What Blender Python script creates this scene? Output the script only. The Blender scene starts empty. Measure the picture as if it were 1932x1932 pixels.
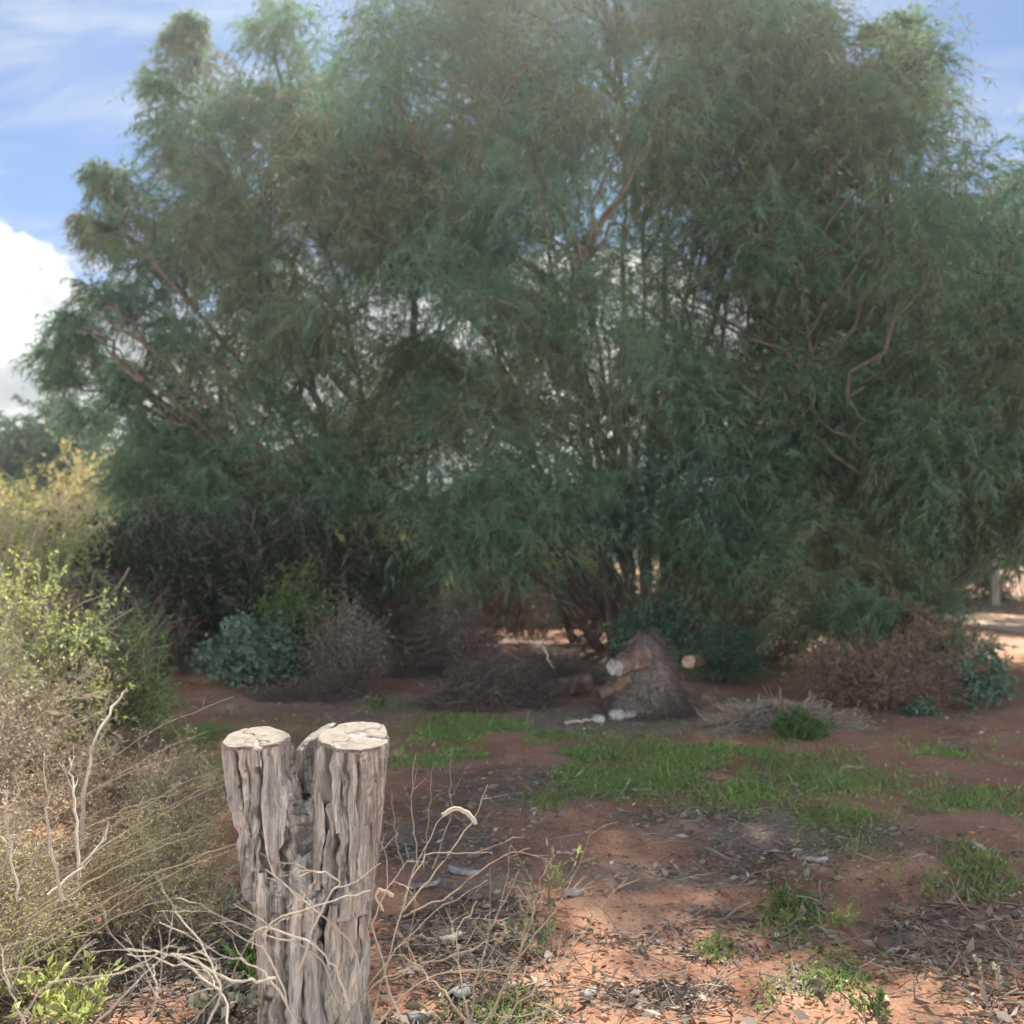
import bpy, bmesh, math
import numpy as np
from math import radians as R
from mathutils import Vector, Matrix

S = bpy.context.scene
COL = S.collection
rng = np.random.default_rng(11)

# ------------------------------------------------------------------ camera
EYE = np.array([0.0, 0.0, 1.6])
PITCH = math.atan(64 / 1855)
cam = bpy.data.cameras.new('camera')
cam.sensor_width = 36
cam.lens = 18 / (966 / 1855)
cam.clip_start = 0.05
cam.clip_end = 3000
cam.dof.use_dof = True
cam.dof.focus_distance = 3.6
cam.dof.aperture_fstop = 2.3
co = bpy.data.objects.new('camera', cam)
COL.objects.link(co)
co.location = EYE
co.rotation_euler = (R(90) + PITCH, 0, 0)
S.camera = co

# ------------------------------------------------------------------ light and exposure
GLARE_HAZE = 0.0023
SUN_EL, SUN_AZ = 50.0, -2.0          # azimuth measured from the view direction, negative = left
S.view_settings.view_transform = 'Standard'
S.view_settings.look = 'None'
S.view_settings.exposure = 2.0
S.view_settings.gamma = 1.0
S.view_settings.use_curve_mapping = False
S.cycles.use_denoising = True
S.cycles.max_bounces = 8
S.cycles.diffuse_bounces = 4
S.cycles.transmission_bounces = 6
sun = bpy.data.lights.new('sun', 'SUN')
sun.energy = 4.1
sun.angle = R(0.53)
sun.color = (1.0, 0.93, 0.82)
so = bpy.data.objects.new('sun', sun)
COL.objects.link(so)
sd = Vector((math.sin(R(SUN_AZ)) * math.cos(R(SUN_EL)), math.cos(R(SUN_AZ)) * math.cos(R(SUN_EL)), math.sin(R(SUN_EL))))
so.rotation_euler = sd.to_track_quat('Z', 'Y').to_euler()
so.location = (-3, 18, 18)

# ------------------------------------------------------------------ world: sky and clouds
W = bpy.data.worlds.new('World')
S.world = W
W.use_nodes = True
nt = W.node_tree
nt.nodes.clear()
def wn(t, **k):
    n = nt.nodes.new(t)
    for a, b in k.items():
        setattr(n, a, b)
    return n
def L(a, b):
    nt.links.new(a, b)
def wmath(op, a, b=None, clamp=False):
    n = wn('ShaderNodeMath', operation=op, use_clamp=clamp)
    for i, v in enumerate((a, b)):
        if v is None: continue
        if isinstance(v, (int, float)): n.inputs[i].default_value = v
        else: L(v, n.inputs[i])
    return n.outputs[0]
def wmap(v, a, b, c, d, smooth=True):
    n = wn('ShaderNodeMapRange', interpolation_type='SMOOTHSTEP' if smooth else 'LINEAR')
    L(v, n.inputs[0])
    for i, x in enumerate((a, b, c, d)):
        if isinstance(x, (int, float)): n.inputs[i + 1].default_value = x
        else: L(x, n.inputs[i + 1])
    return n.outputs[0]
def wnoise(vec, scale, detail, rough=.55, dist=0.):
    n = wn('ShaderNodeTexNoise')
    L(vec, n.inputs['Vector'])
    n.inputs['Scale'].default_value = scale
    n.inputs['Detail'].default_value = detail
    n.inputs['Roughness'].default_value = rough
    n.inputs['Distortion'].default_value = dist
    return n.outputs[0]
def wmix(f, a, b):
    n = wn('ShaderNodeMix', data_type='RGBA')
    L(f, n.inputs[0])
    for i, v in ((6, a), (7, b)):
        if isinstance(v, tuple): n.inputs[i].default_value = (*v, 1)
        else: L(v, n.inputs[i])
    return n.outputs[2]
SKY = 0.05
sky = wn('ShaderNodeTexSky', sky_type='NISHITA')
sky.sun_disc = False
sky.sun_elevation = R(SUN_EL)
sky.sun_rotation = R(SUN_AZ)
sky.air_density = .9
sky.dust_density = 0.3
sky.altitude = 5000
sky.ozone_density = 1.2
tc = wn('ShaderNodeTexCoord')
mp = wn('ShaderNodeMapping')
mp.inputs['Location'].default_value = (3.1, 1.7, 0.4)
mp.inputs['Scale'].default_value = (1, 1, 1.5)
L(tc.outputs['Generated'], mp.inputs[0])
sep = wn('ShaderNodeSeparateXYZ')
L(tc.outputs['Generated'], sep.inputs[0])
z = sep.outputs[2]
cum = wnoise(mp.outputs[0], 3.6, 12, .62, .2)
thr = wmap(z, 0.17, 0.40, 0.37, 0.66)
cmask = wmap(wmath('SUBTRACT', cum, thr), 0.0, 0.04, 0, 1)
shade = wnoise(mp.outputs[0], 7.0, 8, .55, .3)
# clouds grey towards the sun; unseen ones behind the camera brightened to fill shade
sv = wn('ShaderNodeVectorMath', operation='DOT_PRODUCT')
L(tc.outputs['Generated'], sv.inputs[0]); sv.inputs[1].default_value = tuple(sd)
cloud_fill = wmap(wmath('MULTIPLY', wmath('ADD', sv.outputs['Value'], 1.0), .5), .30, .84, 1, .14)
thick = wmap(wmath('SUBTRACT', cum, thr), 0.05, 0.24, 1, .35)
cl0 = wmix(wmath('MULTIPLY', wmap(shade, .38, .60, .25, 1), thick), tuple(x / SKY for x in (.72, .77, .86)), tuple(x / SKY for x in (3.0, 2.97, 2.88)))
cv = wn('ShaderNodeVectorMath', operation='SCALE'); L(cl0, cv.inputs[0]); L(cloud_fill, cv.inputs['Scale'])
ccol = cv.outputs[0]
zc = wmath('MAXIMUM', z, 0.08)
px_ = wmath('DIVIDE', sep.outputs[0], zc)
py_ = wmath('DIVIDE', sep.outputs[1], zc)
cb = wn('ShaderNodeCombineXYZ')
L(wmath('ADD', wmath('MULTIPLY', px_, .9), wmath('MULTIPLY', py_, .35)), cb.inputs[0])
L(wmath('MULTIPLY', py_, 1.6), cb.inputs[1])
cir = wnoise(cb.outputs[0], 1.3, 8, .6, .6)
cirm = wmath('MULTIPLY', wmap(cir, .42, .66, 0, .65), wmap(z, .1, .3, .35, 1))
base = wmix(cirm, sky.outputs[0], tuple(x / SKY for x in (.17, .185, .215)))
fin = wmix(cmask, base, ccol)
bg = wn('ShaderNodeBackground')
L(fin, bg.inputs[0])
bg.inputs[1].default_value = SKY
L(bg.outputs[0], wn('ShaderNodeOutputWorld').inputs[0])

# ------------------------------------------------------------------ geometry helpers
cp, sp = math.cos(PITCH), math.sin(PITCH)
def ray(px, py):
    x = (np.asarray(px, float) - 966) / 1855
    u = (966 - np.asarray(py, float)) / 1855
    return np.stack([x, cp - sp * u, sp + cp * u], -1)
def at(px, py, Y):
    d = ray(px, py)
    return EYE + d * (np.asarray(Y, float) / d[..., 1])[..., None]
def G(px, py):
    d = ray(px, py)
    p = EYE + d * (-1.6 / d[..., 2])[..., None]
    p[..., 2] = hz(p[..., 0], p[..., 1])
    return p
def project(P):
    d = P - EYE
    f = d[..., 1] * cp + d[..., 2] * sp
    u = -d[..., 1] * sp + d[..., 2] * cp
    return 966 + 1855 * d[..., 0] / f, 966 - 1855 * u / f

def hash2(i, j, s):
    h = (i * 374761393 + j * 668265263 + s * 974711) & 0xffffffff
    h = ((h ^ (h >> 13)) * 1274126177) & 0xffffffff
    return ((h ^ (h >> 16)) & 0xffff) / 65535.0
def vn2(x, y, s=0):
    x = np.asarray(x, float); y = np.asarray(y, float)
    i = np.floor(x).astype(np.int64); j = np.floor(y).astype(np.int64)
    u = x - i; v = y - j
    u = u * u * (3 - 2 * u); v = v * v * (3 - 2 * v)
    a = hash2(i, j, s); b = hash2(i + 1, j, s); c = hash2(i, j + 1, s); d = hash2(i + 1, j + 1, s)
    return (a * (1 - u) + b * u) * (1 - v) + (c * (1 - u) + d * u) * v
def fbm(x, y, s=0, o=4):
    t = 0; a = .5; n = 0
    for k in range(o):
        t = t + a * vn2(np.asarray(x) * 2 ** k, np.asarray(y) * 2 ** k, s + k); n += a; a *= .5
    return t / n
def hz(x, y):
    x = np.asarray(x, float); y = np.asarray(y, float)
    near = np.clip(1 - np.hypot(x, y) / 60, 0, 1)
    return ((fbm(x * .5, y * .5, 3) - .5) * .16 + (fbm(x * 3, y * 3, 9, 3) - .5) * .045 + (fbm(x * 14, y * 14, 19, 2) - .5) * .012) * near

def unit(v):
    return v / np.maximum(np.linalg.norm(v, axis=-1, keepdims=True), 1e-9)
def runit(n):
    return unit(rng.normal(size=(n, 3)))

class MB:
    def __init__(s): s.v = []; s.f = {3: [], 4: []}; s.t = []; s.n = 0
    def add(s, V, F, tint=None):
        V = np.asarray(V, float).reshape(-1, 3); F = np.asarray(F, int)
        s.v.append(V); s.f[F.shape[1]].append(F + s.n)
        t = np.full(len(V), .5) if tint is None else np.broadcast_to(np.asarray(tint, float), (len(V),))
        s.t.append(t); s.n += len(V)
        return s
    def build(s, name, mat, parent=None, smooth=True, loc=None):
        V = np.concatenate(s.v).astype(np.float32)
        if loc is not None: V = V - np.asarray(loc, np.float32)
        t3 = np.concatenate(s.f[3]) if s.f[3] else np.zeros((0, 3), int)
        t4 = np.concatenate(s.f[4]) if s.f[4] else np.zeros((0, 4), int)
        me = bpy.data.meshes.new(name)
        me.vertices.add(len(V)); me.vertices.foreach_set('co', V.ravel())
        lv = np.concatenate([t3.ravel(), t4.ravel()]).astype(np.int32)
        me.loops.add(len(lv)); me.loops.foreach_set('vertex_index', lv)
        st = np.concatenate([np.arange(len(t3)) * 3, len(t3) * 3 + np.arange(len(t4)) * 4]).astype(np.int32)
        me.polygons.add(len(st)); me.polygons.foreach_set('loop_start', st)
        if smooth: me.polygons.foreach_set('use_smooth', np.ones(len(st), bool))
        me.update(calc_edges=True)
        a = me.attributes.new('tint', 'FLOAT', 'POINT')
        a.data.foreach_set('value', np.concatenate(s.t).astype(np.float32))
        me.materials.append(mat)
        o = bpy.data.objects.new(name, me)
        COL.objects.link(o)
        if loc is not None and parent is None: o.location = loc
        if parent is not None: o.parent = parent
        return o

def tubes(mb, P, Rd, k=4, tint=None, cap=True):
    P = np.asarray(P, float)
    if P.ndim == 2: P = P[None]
    N, n, _ = P.shape
    Rd = np.broadcast_to(np.asarray(Rd, float), (N, n))
    T = unit(np.gradient(P, axis=1))
    ref = np.where(np.abs(T[:, :1, 2:3]) > .85, np.array([1., 0, 0]), np.array([0, 0, 1.]))
    A = unit(np.cross(T, np.broadcast_to(ref, T.shape))); B = np.cross(T, A)
    th = np.arange(k) * 2 * math.pi / k
    V = P[:, :, None] + Rd[:, :, None, None] * (A[:, :, None] * np.cos(th)[:, None] + B[:, :, None] * np.sin(th)[:, None])
    i = np.arange(n - 1)[:, None]; j = np.arange(k)[None]
    q = np.stack([i * k + j, i * k + (j + 1) % k, (i + 1) * k + (j + 1) % k, (i + 1) * k + j], -1).reshape(-1, 4)
    F = (np.arange(N)[:, None, None] * n * k + q[None]).reshape(-1, 4)
    if tint is not None and np.ndim(tint): tint = np.repeat(np.asarray(tint), n * k)
    mb.add(V.reshape(-1, 3), F, tint)

def grow(P0, D, Ln, n=6, wig=.25, grav=0.):
    P0 = np.asarray(P0, float); D = unit(np.asarray(D, float)); N = len(P0)
    Ln = np.broadcast_to(np.asarray(Ln, float), (N,))
    out = [P0]; p = P0
    for k in range(n):
        D = unit(D + rng.normal(size=(N, 3)) * wig + np.array([0, 0, grav]))
        p = p + D * (Ln / n)[:, None]; out.append(p)
    return np.stack(out, 1)
def offshoots(P, k, t0=.25, t1=1., ang=.9):
    N, n, _ = P.shape
    idx = np.repeat(np.arange(N), k)
    t = rng.uniform(t0, t1, N * k) * (n - 1.001)
    i = t.astype(int); f = (t - i)[:, None]
    p = P[idx, i] * (1 - f) + P[idx, i + 1] * f
    tan = unit(P[idx, i + 1] - P[idx, i])
    return p, unit(tan + runit(len(p)) * ang), t / (n - 1)
def bez(a, b, c, n=7):
    t = np.linspace(0, 1, n)[:, None]
    return (1 - t) ** 2 * a + 2 * t * (1 - t) * b + t * t * c
def needles(mb, P, D, Ln, Wd, tint):
    side = unit(np.cross(D, runit(len(P)))) * (np.broadcast_to(Wd, (len(P),)) / 2)[:, None]
    tip = P + D * np.broadcast_to(Ln, (len(P),))[:, None]
    V = np.stack([P - side, P + side, tip], 1).reshape(-1, 3)
    mb.add(V, np.arange(len(V)).reshape(-1, 3), np.repeat(np.broadcast_to(tint, (len(P),)), 3))
def leaves(mb, P, D, Ln, Wd, tint):
    n = len(P)
    Ln = np.broadcast_to(Ln, (n,))[:, None]; Wd = np.broadcast_to(Wd, (n,))[:, None]
    side = unit(np.cross(D, runit(n))) * Wd / 2
    nor = unit(np.cross(D, side)) * Ln * .08
    V = np.stack([P, P + D * Ln * .45 + side + nor, P + D * Ln, P + D * Ln * .45 - side + nor], 1).reshape(-1, 3)
    mb.add(V, np.arange(len(V)).reshape(-1, 4), np.repeat(np.broadcast_to(tint, (n,)), 4))

def thing(name, label, cat, loc=(0, 0, 0), group=None):
    o = bpy.data.objects.new(name, None)
    COL.objects.link(o)
    o.location = loc
    o.empty_display_size = .2
    return tag(o, label, cat, group)
def tag(o, label=None, cat=None, group=None, kind=None):
    for k, v in (('label', label), ('category', cat), ('group', group), ('kind', kind)):
        if v: o[k] = v
    return o

# ------------------------------------------------------------------ materials
def mat(name):
    m = bpy.data.materials.new(name)
    m.use_nodes = True
    n = m.node_tree
    n.nodes.clear()
    out = n.nodes.new('ShaderNodeOutputMaterial')
    return m, n, out
def ramp(n, fac, stops):
    r = n.nodes.new('ShaderNodeValToRGB')
    while len(r.color_ramp.elements) > 1: r.color_ramp.elements.remove(r.color_ramp.elements[-1])
    for i, (p, c) in enumerate(stops):
        e = r.color_ramp.elements[0] if i == 0 else r.color_ramp.elements.new(p)
        e.position = p; e.color = (*c, 1)
    n.links.new(fac, r.inputs[0])
    return r.outputs[0]
def noise(n, scale, detail=4, vec=None, rough=.55, stretch=None):
    t = n.nodes.new('ShaderNodeTexNoise')
    t.inputs['Scale'].default_value = scale; t.inputs['Detail'].default_value = detail; t.inputs['Roughness'].default_value = rough
    if vec is None: vec = n.nodes.new('ShaderNodeTexCoord').outputs['Object']
    if stretch:
        m = n.nodes.new('ShaderNodeMapping'); m.inputs['Scale'].default_value = stretch
        n.links.new(vec, m.inputs[0]); vec = m.outputs[0]
    n.links.new(vec, t.inputs['Vector'])
    return t.outputs[0]
def nmix(n, f, a, b):
    x = n.nodes.new('ShaderNodeMix'); x.data_type = 'RGBA'
    for s_, v in ((0, f), (6, a), (7, b)):
        if isinstance(v, float): x.inputs[s_].default_value = v
        elif isinstance(v, tuple): x.inputs[s_].default_value = (*v, 1)
        else: n.links.new(v, x.inputs[s_])
    return x.outputs[2]
def leaf_mat(name, stops, trans=.38, gloss=.02):
    m, n, out = mat(name)
    a = n.nodes.new('ShaderNodeAttribute'); a.attribute_name = 'tint'
    c = ramp(n, a.outputs['Fac'], stops)
    d = n.nodes.new('ShaderNodeBsdfDiffuse'); n.links.new(c, d.inputs[0])
    t = n.nodes.new('ShaderNodeBsdfTranslucent'); n.links.new(c, t.inputs[0])
    x = n.nodes.new('ShaderNodeMixShader'); x.inputs[0].default_value = trans
    n.links.new(d.outputs[0], x.inputs[1]); n.links.new(t.outputs[0], x.inputs[2])
    g = n.nodes.new('ShaderNodeBsdfGlossy'); g.inputs['Roughness'].default_value = .45; g.inputs[0].default_value = (.9, .9, .9, 1)
    y = n.nodes.new('ShaderNodeMixShader'); y.inputs[0].default_value = gloss
    n.links.new(x.outputs[0], y.inputs[1]); n.links.new(g.outputs[0], y.inputs[2])
    n.links.new(y.outputs[0], out.inputs[0])
    return m
def solid_mat(name, stops, scale=6, detail=5, rough=.85, bump=.3, bscale=30, stretch=None, tint=.0):
    m, n, out = mat(name)
    f = noise(n, scale, detail, stretch=stretch)
    if tint:
        a = n.nodes.new('ShaderNodeAttribute'); a.attribute_name = 'tint'
        q = n.nodes.new('ShaderNodeMath'); q.operation = 'MULTIPLY_ADD'
        q.inputs[1].default_value = tint; n.links.new(a.outputs['Fac'], q.inputs[0])
        w = n.nodes.new('ShaderNodeMath'); w.operation = 'MULTIPLY'; w.inputs[1].default_value = 1 - tint
        n.links.new(f, w.inputs[0]); n.links.new(w.outputs[0], q.inputs[2]); f = q.outputs[0]
    c = ramp(n, f, stops)
    b = n.nodes.new('ShaderNodeBsdfPrincipled')
    b.inputs['Roughness'].default_value = rough
    b.inputs['Specular IOR Level'].default_value = .25
    n.links.new(c, b.inputs['Base Color'])
    if bump:
        u = n.nodes.new('ShaderNodeBump'); u.inputs['Strength'].default_value = bump; u.inputs['Distance'].default_value = .02
        n.links.new(noise(n, bscale, 6, stretch=stretch), u.inputs['Height']); n.links.new(u.outputs[0], b.inputs['Normal'])
    n.links.new(b.outputs[0], out.inputs[0])
    return m

M = {}
M['needle'] = leaf_mat('needle_foliage', [(0, (.18, .14, .085)), (.18, (.155, .155, .085)), (.42, (.118, .165, .09)), (.75, (.095, .172, .105)), (1, (.11, .195, .132))], .5, .02)
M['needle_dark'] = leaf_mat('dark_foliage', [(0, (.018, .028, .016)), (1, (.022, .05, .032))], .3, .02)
M['far_leaf'] = leaf_mat('far_foliage', [(0, (.07, .10, .05)), (.5, (.085, .13, .075)), (1, (.11, .15, .10))], .35)
M['yellow_leaf'] = leaf_mat('yellow_green_foliage', [(0, (.22, .19, .09)), (.5, (.31, .32, .10)), (1, (.40, .41, .13))], .55)
M['orange_leaf'] = leaf_mat('orange_tipped_foliage', [(0, (.23, .24, .10)), (.6, (.34, .31, .11)), (1, (.44, .37, .115))], .55)
M['lime_leaf'] = leaf_mat('lime_foliage', [(0, (.21, .25, .09)), (.5, (.31, .37, .12)), (1, (.42, .48, .16))], .55)
M['green_leaf'] = leaf_mat('green_foliage', [(0, (.05, .09, .03)), (.5, (.075, .14, .04)), (1, (.11, .19, .06))], .4)
M['blue_leaf'] = leaf_mat('blue_green_foliage', [(0, (.06, .115, .06)), (.5, (.10, .19, .125)), (1, (.18, .29, .215))], .3, .05)
M['grey_leaf'] = leaf_mat('grey_green_foliage', [(0, (.20, .20, .14)), (.5, (.29, .31, .22)), (1, (.38, .40, .30))], .35)
M['straw_leaf'] = leaf_mat('straw_coloured_foliage', [(0, (.24, .19, .13)), (.5, (.42, .36, .25)), (1, (.60, .52, .38))], .35)
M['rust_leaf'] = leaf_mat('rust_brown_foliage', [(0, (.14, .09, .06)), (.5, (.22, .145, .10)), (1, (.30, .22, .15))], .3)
M['dull_leaf'] = leaf_mat('dull_olive_straw_foliage', [(0, (.22, .18, .11)), (.4, (.34, .31, .17)), (1, (.38, .42, .15))], .35)
M['grass'] = leaf_mat('grass_blades', [(0, (.28, .25, .13)), (.3, (.21, .26, .09)), (.65, (.20, .34, .085)), (1, (.28, .44, .12))], .4, .03)
M['litter'] = leaf_mat('dry_litter', [(0, (.11, .08, .06)), (.4, (.22, .18, .14)), (.75, (.34, .295, .245)), (1, (.52, .46, .39))], .1, .02)
M['stem'] = solid_mat('grey_brown_bark', [(.3, (.05, .04, .033)), (.55, (.11, .088, .072)), (.75, (.17, .14, .12))], 8, stretch=(1, 1, .25))
M['redstem'] = solid_mat('reddish_bark', [(.3, (.08, .055, .047)), (.55, (.15, .11, .095)), (.75, (.26, .21, .19))], 8, stretch=(1, 1, .25))
M['twig'] = solid_mat('grey_twigs', [(0, (.13, .105, .08)), (.5, (.29, .245, .19)), (1, (.45, .39, .30))], 9, bump=0, tint=.6)
M['darktwig'] = solid_mat('dark_twigs', [(0, (.055, .038, .036)), (.5, (.12, .088, .08)), (1, (.24, .195, .175))], 9, bump=0, tint=.6)
M['paletwig'] = solid_mat('bleached_twigs', [(0, (.20, .165, .125)), (.5, (.34, .295, .24)), (1, (.54, .49, .41))], 12, bump=0, tint=.5)
M['tantwig'] = solid_mat('tan_stalks', [(0, (.13, .10, .068)), (.5, (.235, .185, .13)), (1, (.35, .285, .205))], 12, bump=0, tint=.5)

# ------------------------------------------------------------------ ground
def ground_mat():
    m, n, out = mat('red_soil')
    v = n.nodes.new('ShaderNodeTexCoord').outputs['Object']
    soil = ramp(n, noise(n, 1.3, 8, v, .6), [(.3, (.29, .150, .092)), (.5, (.385, .215, .140)), (.7, (.47, .295, .205))])
    grit = ramp(n, noise(n, 60, 5, v, .7), [(.35, (.55, .5, .48)), (.55, (1, 1, 1)), (.72, (1.25, 1.25, 1.25))])
    mx = n.nodes.new('ShaderNodeMix'); mx.data_type = 'RGBA'; mx.blend_type = 'MULTIPLY'; mx.inputs[0].default_value = .8
    n.links.new(soil, mx.inputs[6]); n.links.new(grit, mx.inputs[7])
    duff = ramp(n, noise(n, 45, 6, v, .7), [(.3, (.12, .09, .068)), (.5, (.23, .18, .14)), (.7, (.36, .30, .24))])
    pm = n.nodes.new('ShaderNodeAttribute'); pm.attribute_name = 'tint'
    nz = noise(n, 9, 6, v, .65)
    ad = n.nodes.new('ShaderNodeMath'); ad.operation = 'ADD'
    n.links.new(pm.outputs['Fac'], ad.inputs[0]); n.links.new(nz, ad.inputs[1])
    mr = n.nodes.new('ShaderNodeMapRange'); mr.inputs[1].default_value = .88; mr.inputs[2].default_value = 1.12
    n.links.new(ad.outputs[0], mr.inputs[0])
    col = nmix(n, mr.outputs[0], mx.outputs[2], duff)
    b = n.nodes.new('ShaderNodeBsdfPrincipled'); b.inputs['Roughness'].default_value = .95; b.inputs['Specular IOR Level'].default_value = .1
    n.links.new(col, b.inputs['Base Color'])
    u = n.nodes.new('ShaderNodeBump'); u.inputs['Strength'].default_value = .7; u.inputs['Distance'].default_value = .025
    n.links.new(noise(n, 22, 9, v, .7), u.inputs['Height']); n.links.new(u.outputs[0], b.inputs['Normal'])
    n.links.new(b.outputs[0], out.inputs[0])
    return m
LITTER = [  # patches of grey leaf litter: pixel centre and half sizes (turned into ground positions)
    (830, 1600, 120, 45), (1010, 1500, 190, 45), (1500, 1600, 200, 45), (1800, 1780, 130, 60), (880, 1740, 150, 130), (1250, 1655, 200, 28),
    (1120, 1365, 220, 30), (1400, 1350, 190, 35), (1540, 1850, 90, 35), (1350, 1560, 200, 30), (1500, 1730, 60, 30), (640, 1330, 220, 30),
    (300, 1230, 120, 40), (1750, 1330, 180, 40), (400, 1720, 160, 60), (250, 1800, 200, 60), (1040, 1260, 380, 40), (1250, 1870, 120, 30)]
def litter_mask(x, y):
    x = np.asarray(x, float); y = np.asarray(y, float)
    px, py = project(np.stack([x, y, np.zeros_like(x)], -1))
    m = np.zeros_like(x)
    for a, b, w, h in LITTER:
        d = ((px - a) / w) ** 2 + ((py - b) / h) ** 2
        m = np.maximum(m, np.clip(1.15 - d * .62, 0, 1))
    m[y < 2.4] = 0
    under = np.clip(1 - np.abs(y - 17) / 6, 0, 1) * .75
    return np.maximum(np.maximum(m, under * (np.abs(x) < 12)), np.clip((y - 17) / 4, 0, 1) * .8)
def axis(*parts):
    return np.unique(np.concatenate([np.round(p, 4) for p in parts]))
gx = axis(np.arange(-7, 7.01, .08), np.arange(-18, -7, .4), np.arange(7.2, 18, .4), -np.geomspace(18, 200, 14), np.geomspace(18, 200, 14))
gy = axis(-np.geomspace(4, 80, 9), np.arange(-4, 1.6, .3), np.arange(1.6, 13, .08), np.arange(13, 30, .35), np.geomspace(30, 220, 16))
X, Y = np.meshgrid(gx, gy)
nx, ny = len(gx), len(gy)
V = np.stack([X, Y, hz(X, Y)], -1).reshape(-1, 3)
i, j = np.meshgrid(np.arange(nx - 1), np.arange(ny - 1))
k = (j * nx + i).ravel()
gb = MB()
lm = litter_mask(V[:, 0], V[:, 1]) * .44 + (fbm(V[:, 0] * .9, V[:, 1] * .9, 41) - .5) * .5 + .18
gb.add(V, np.stack([k, k + 1, k + nx + 1, k + nx], -1), np.clip(lm, 0, 1))
M['soil'] = ground_mat()
tag(gb.build('ground', M['soil']), kind='structure')

M['sand'] = solid_mat('pale_sandy_track', [(.3, (.32, .22, .15)), (.5, (.45, .34, .25)), (.7, (.55, .44, .34))], 1.5, bscale=25)
pb = MB()
yy = np.linspace(0, 1, 60)
pth = np.stack([9.2 + yy * 60, 19.5 + 1.2 * np.sin(yy * 6) + yy * 10], -1)
pl = []
for w in np.linspace(-1.6, 1.6, 9):
    p = pth.copy(); p[:, 1] += w + .25 * (fbm(pth[:, 0] * .8, pth[:, 0] * 0 + w, 5) - .5)
    pl.append(np.stack([p[:, 0], p[:, 1], hz(p[:, 0], p[:, 1]) + .012 - .03 * (abs(w) > 1.5)], -1))
pl = np.stack(pl, 1).reshape(-1, 3)
i, j = np.meshgrid(np.arange(8), np.arange(59)); k = (j * 9 + i).ravel()
pb.add(pl, np.stack([k, k + 9, k + 10, k + 1], -1))
tag(pb.build('path', M['sand']), kind='structure')

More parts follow.
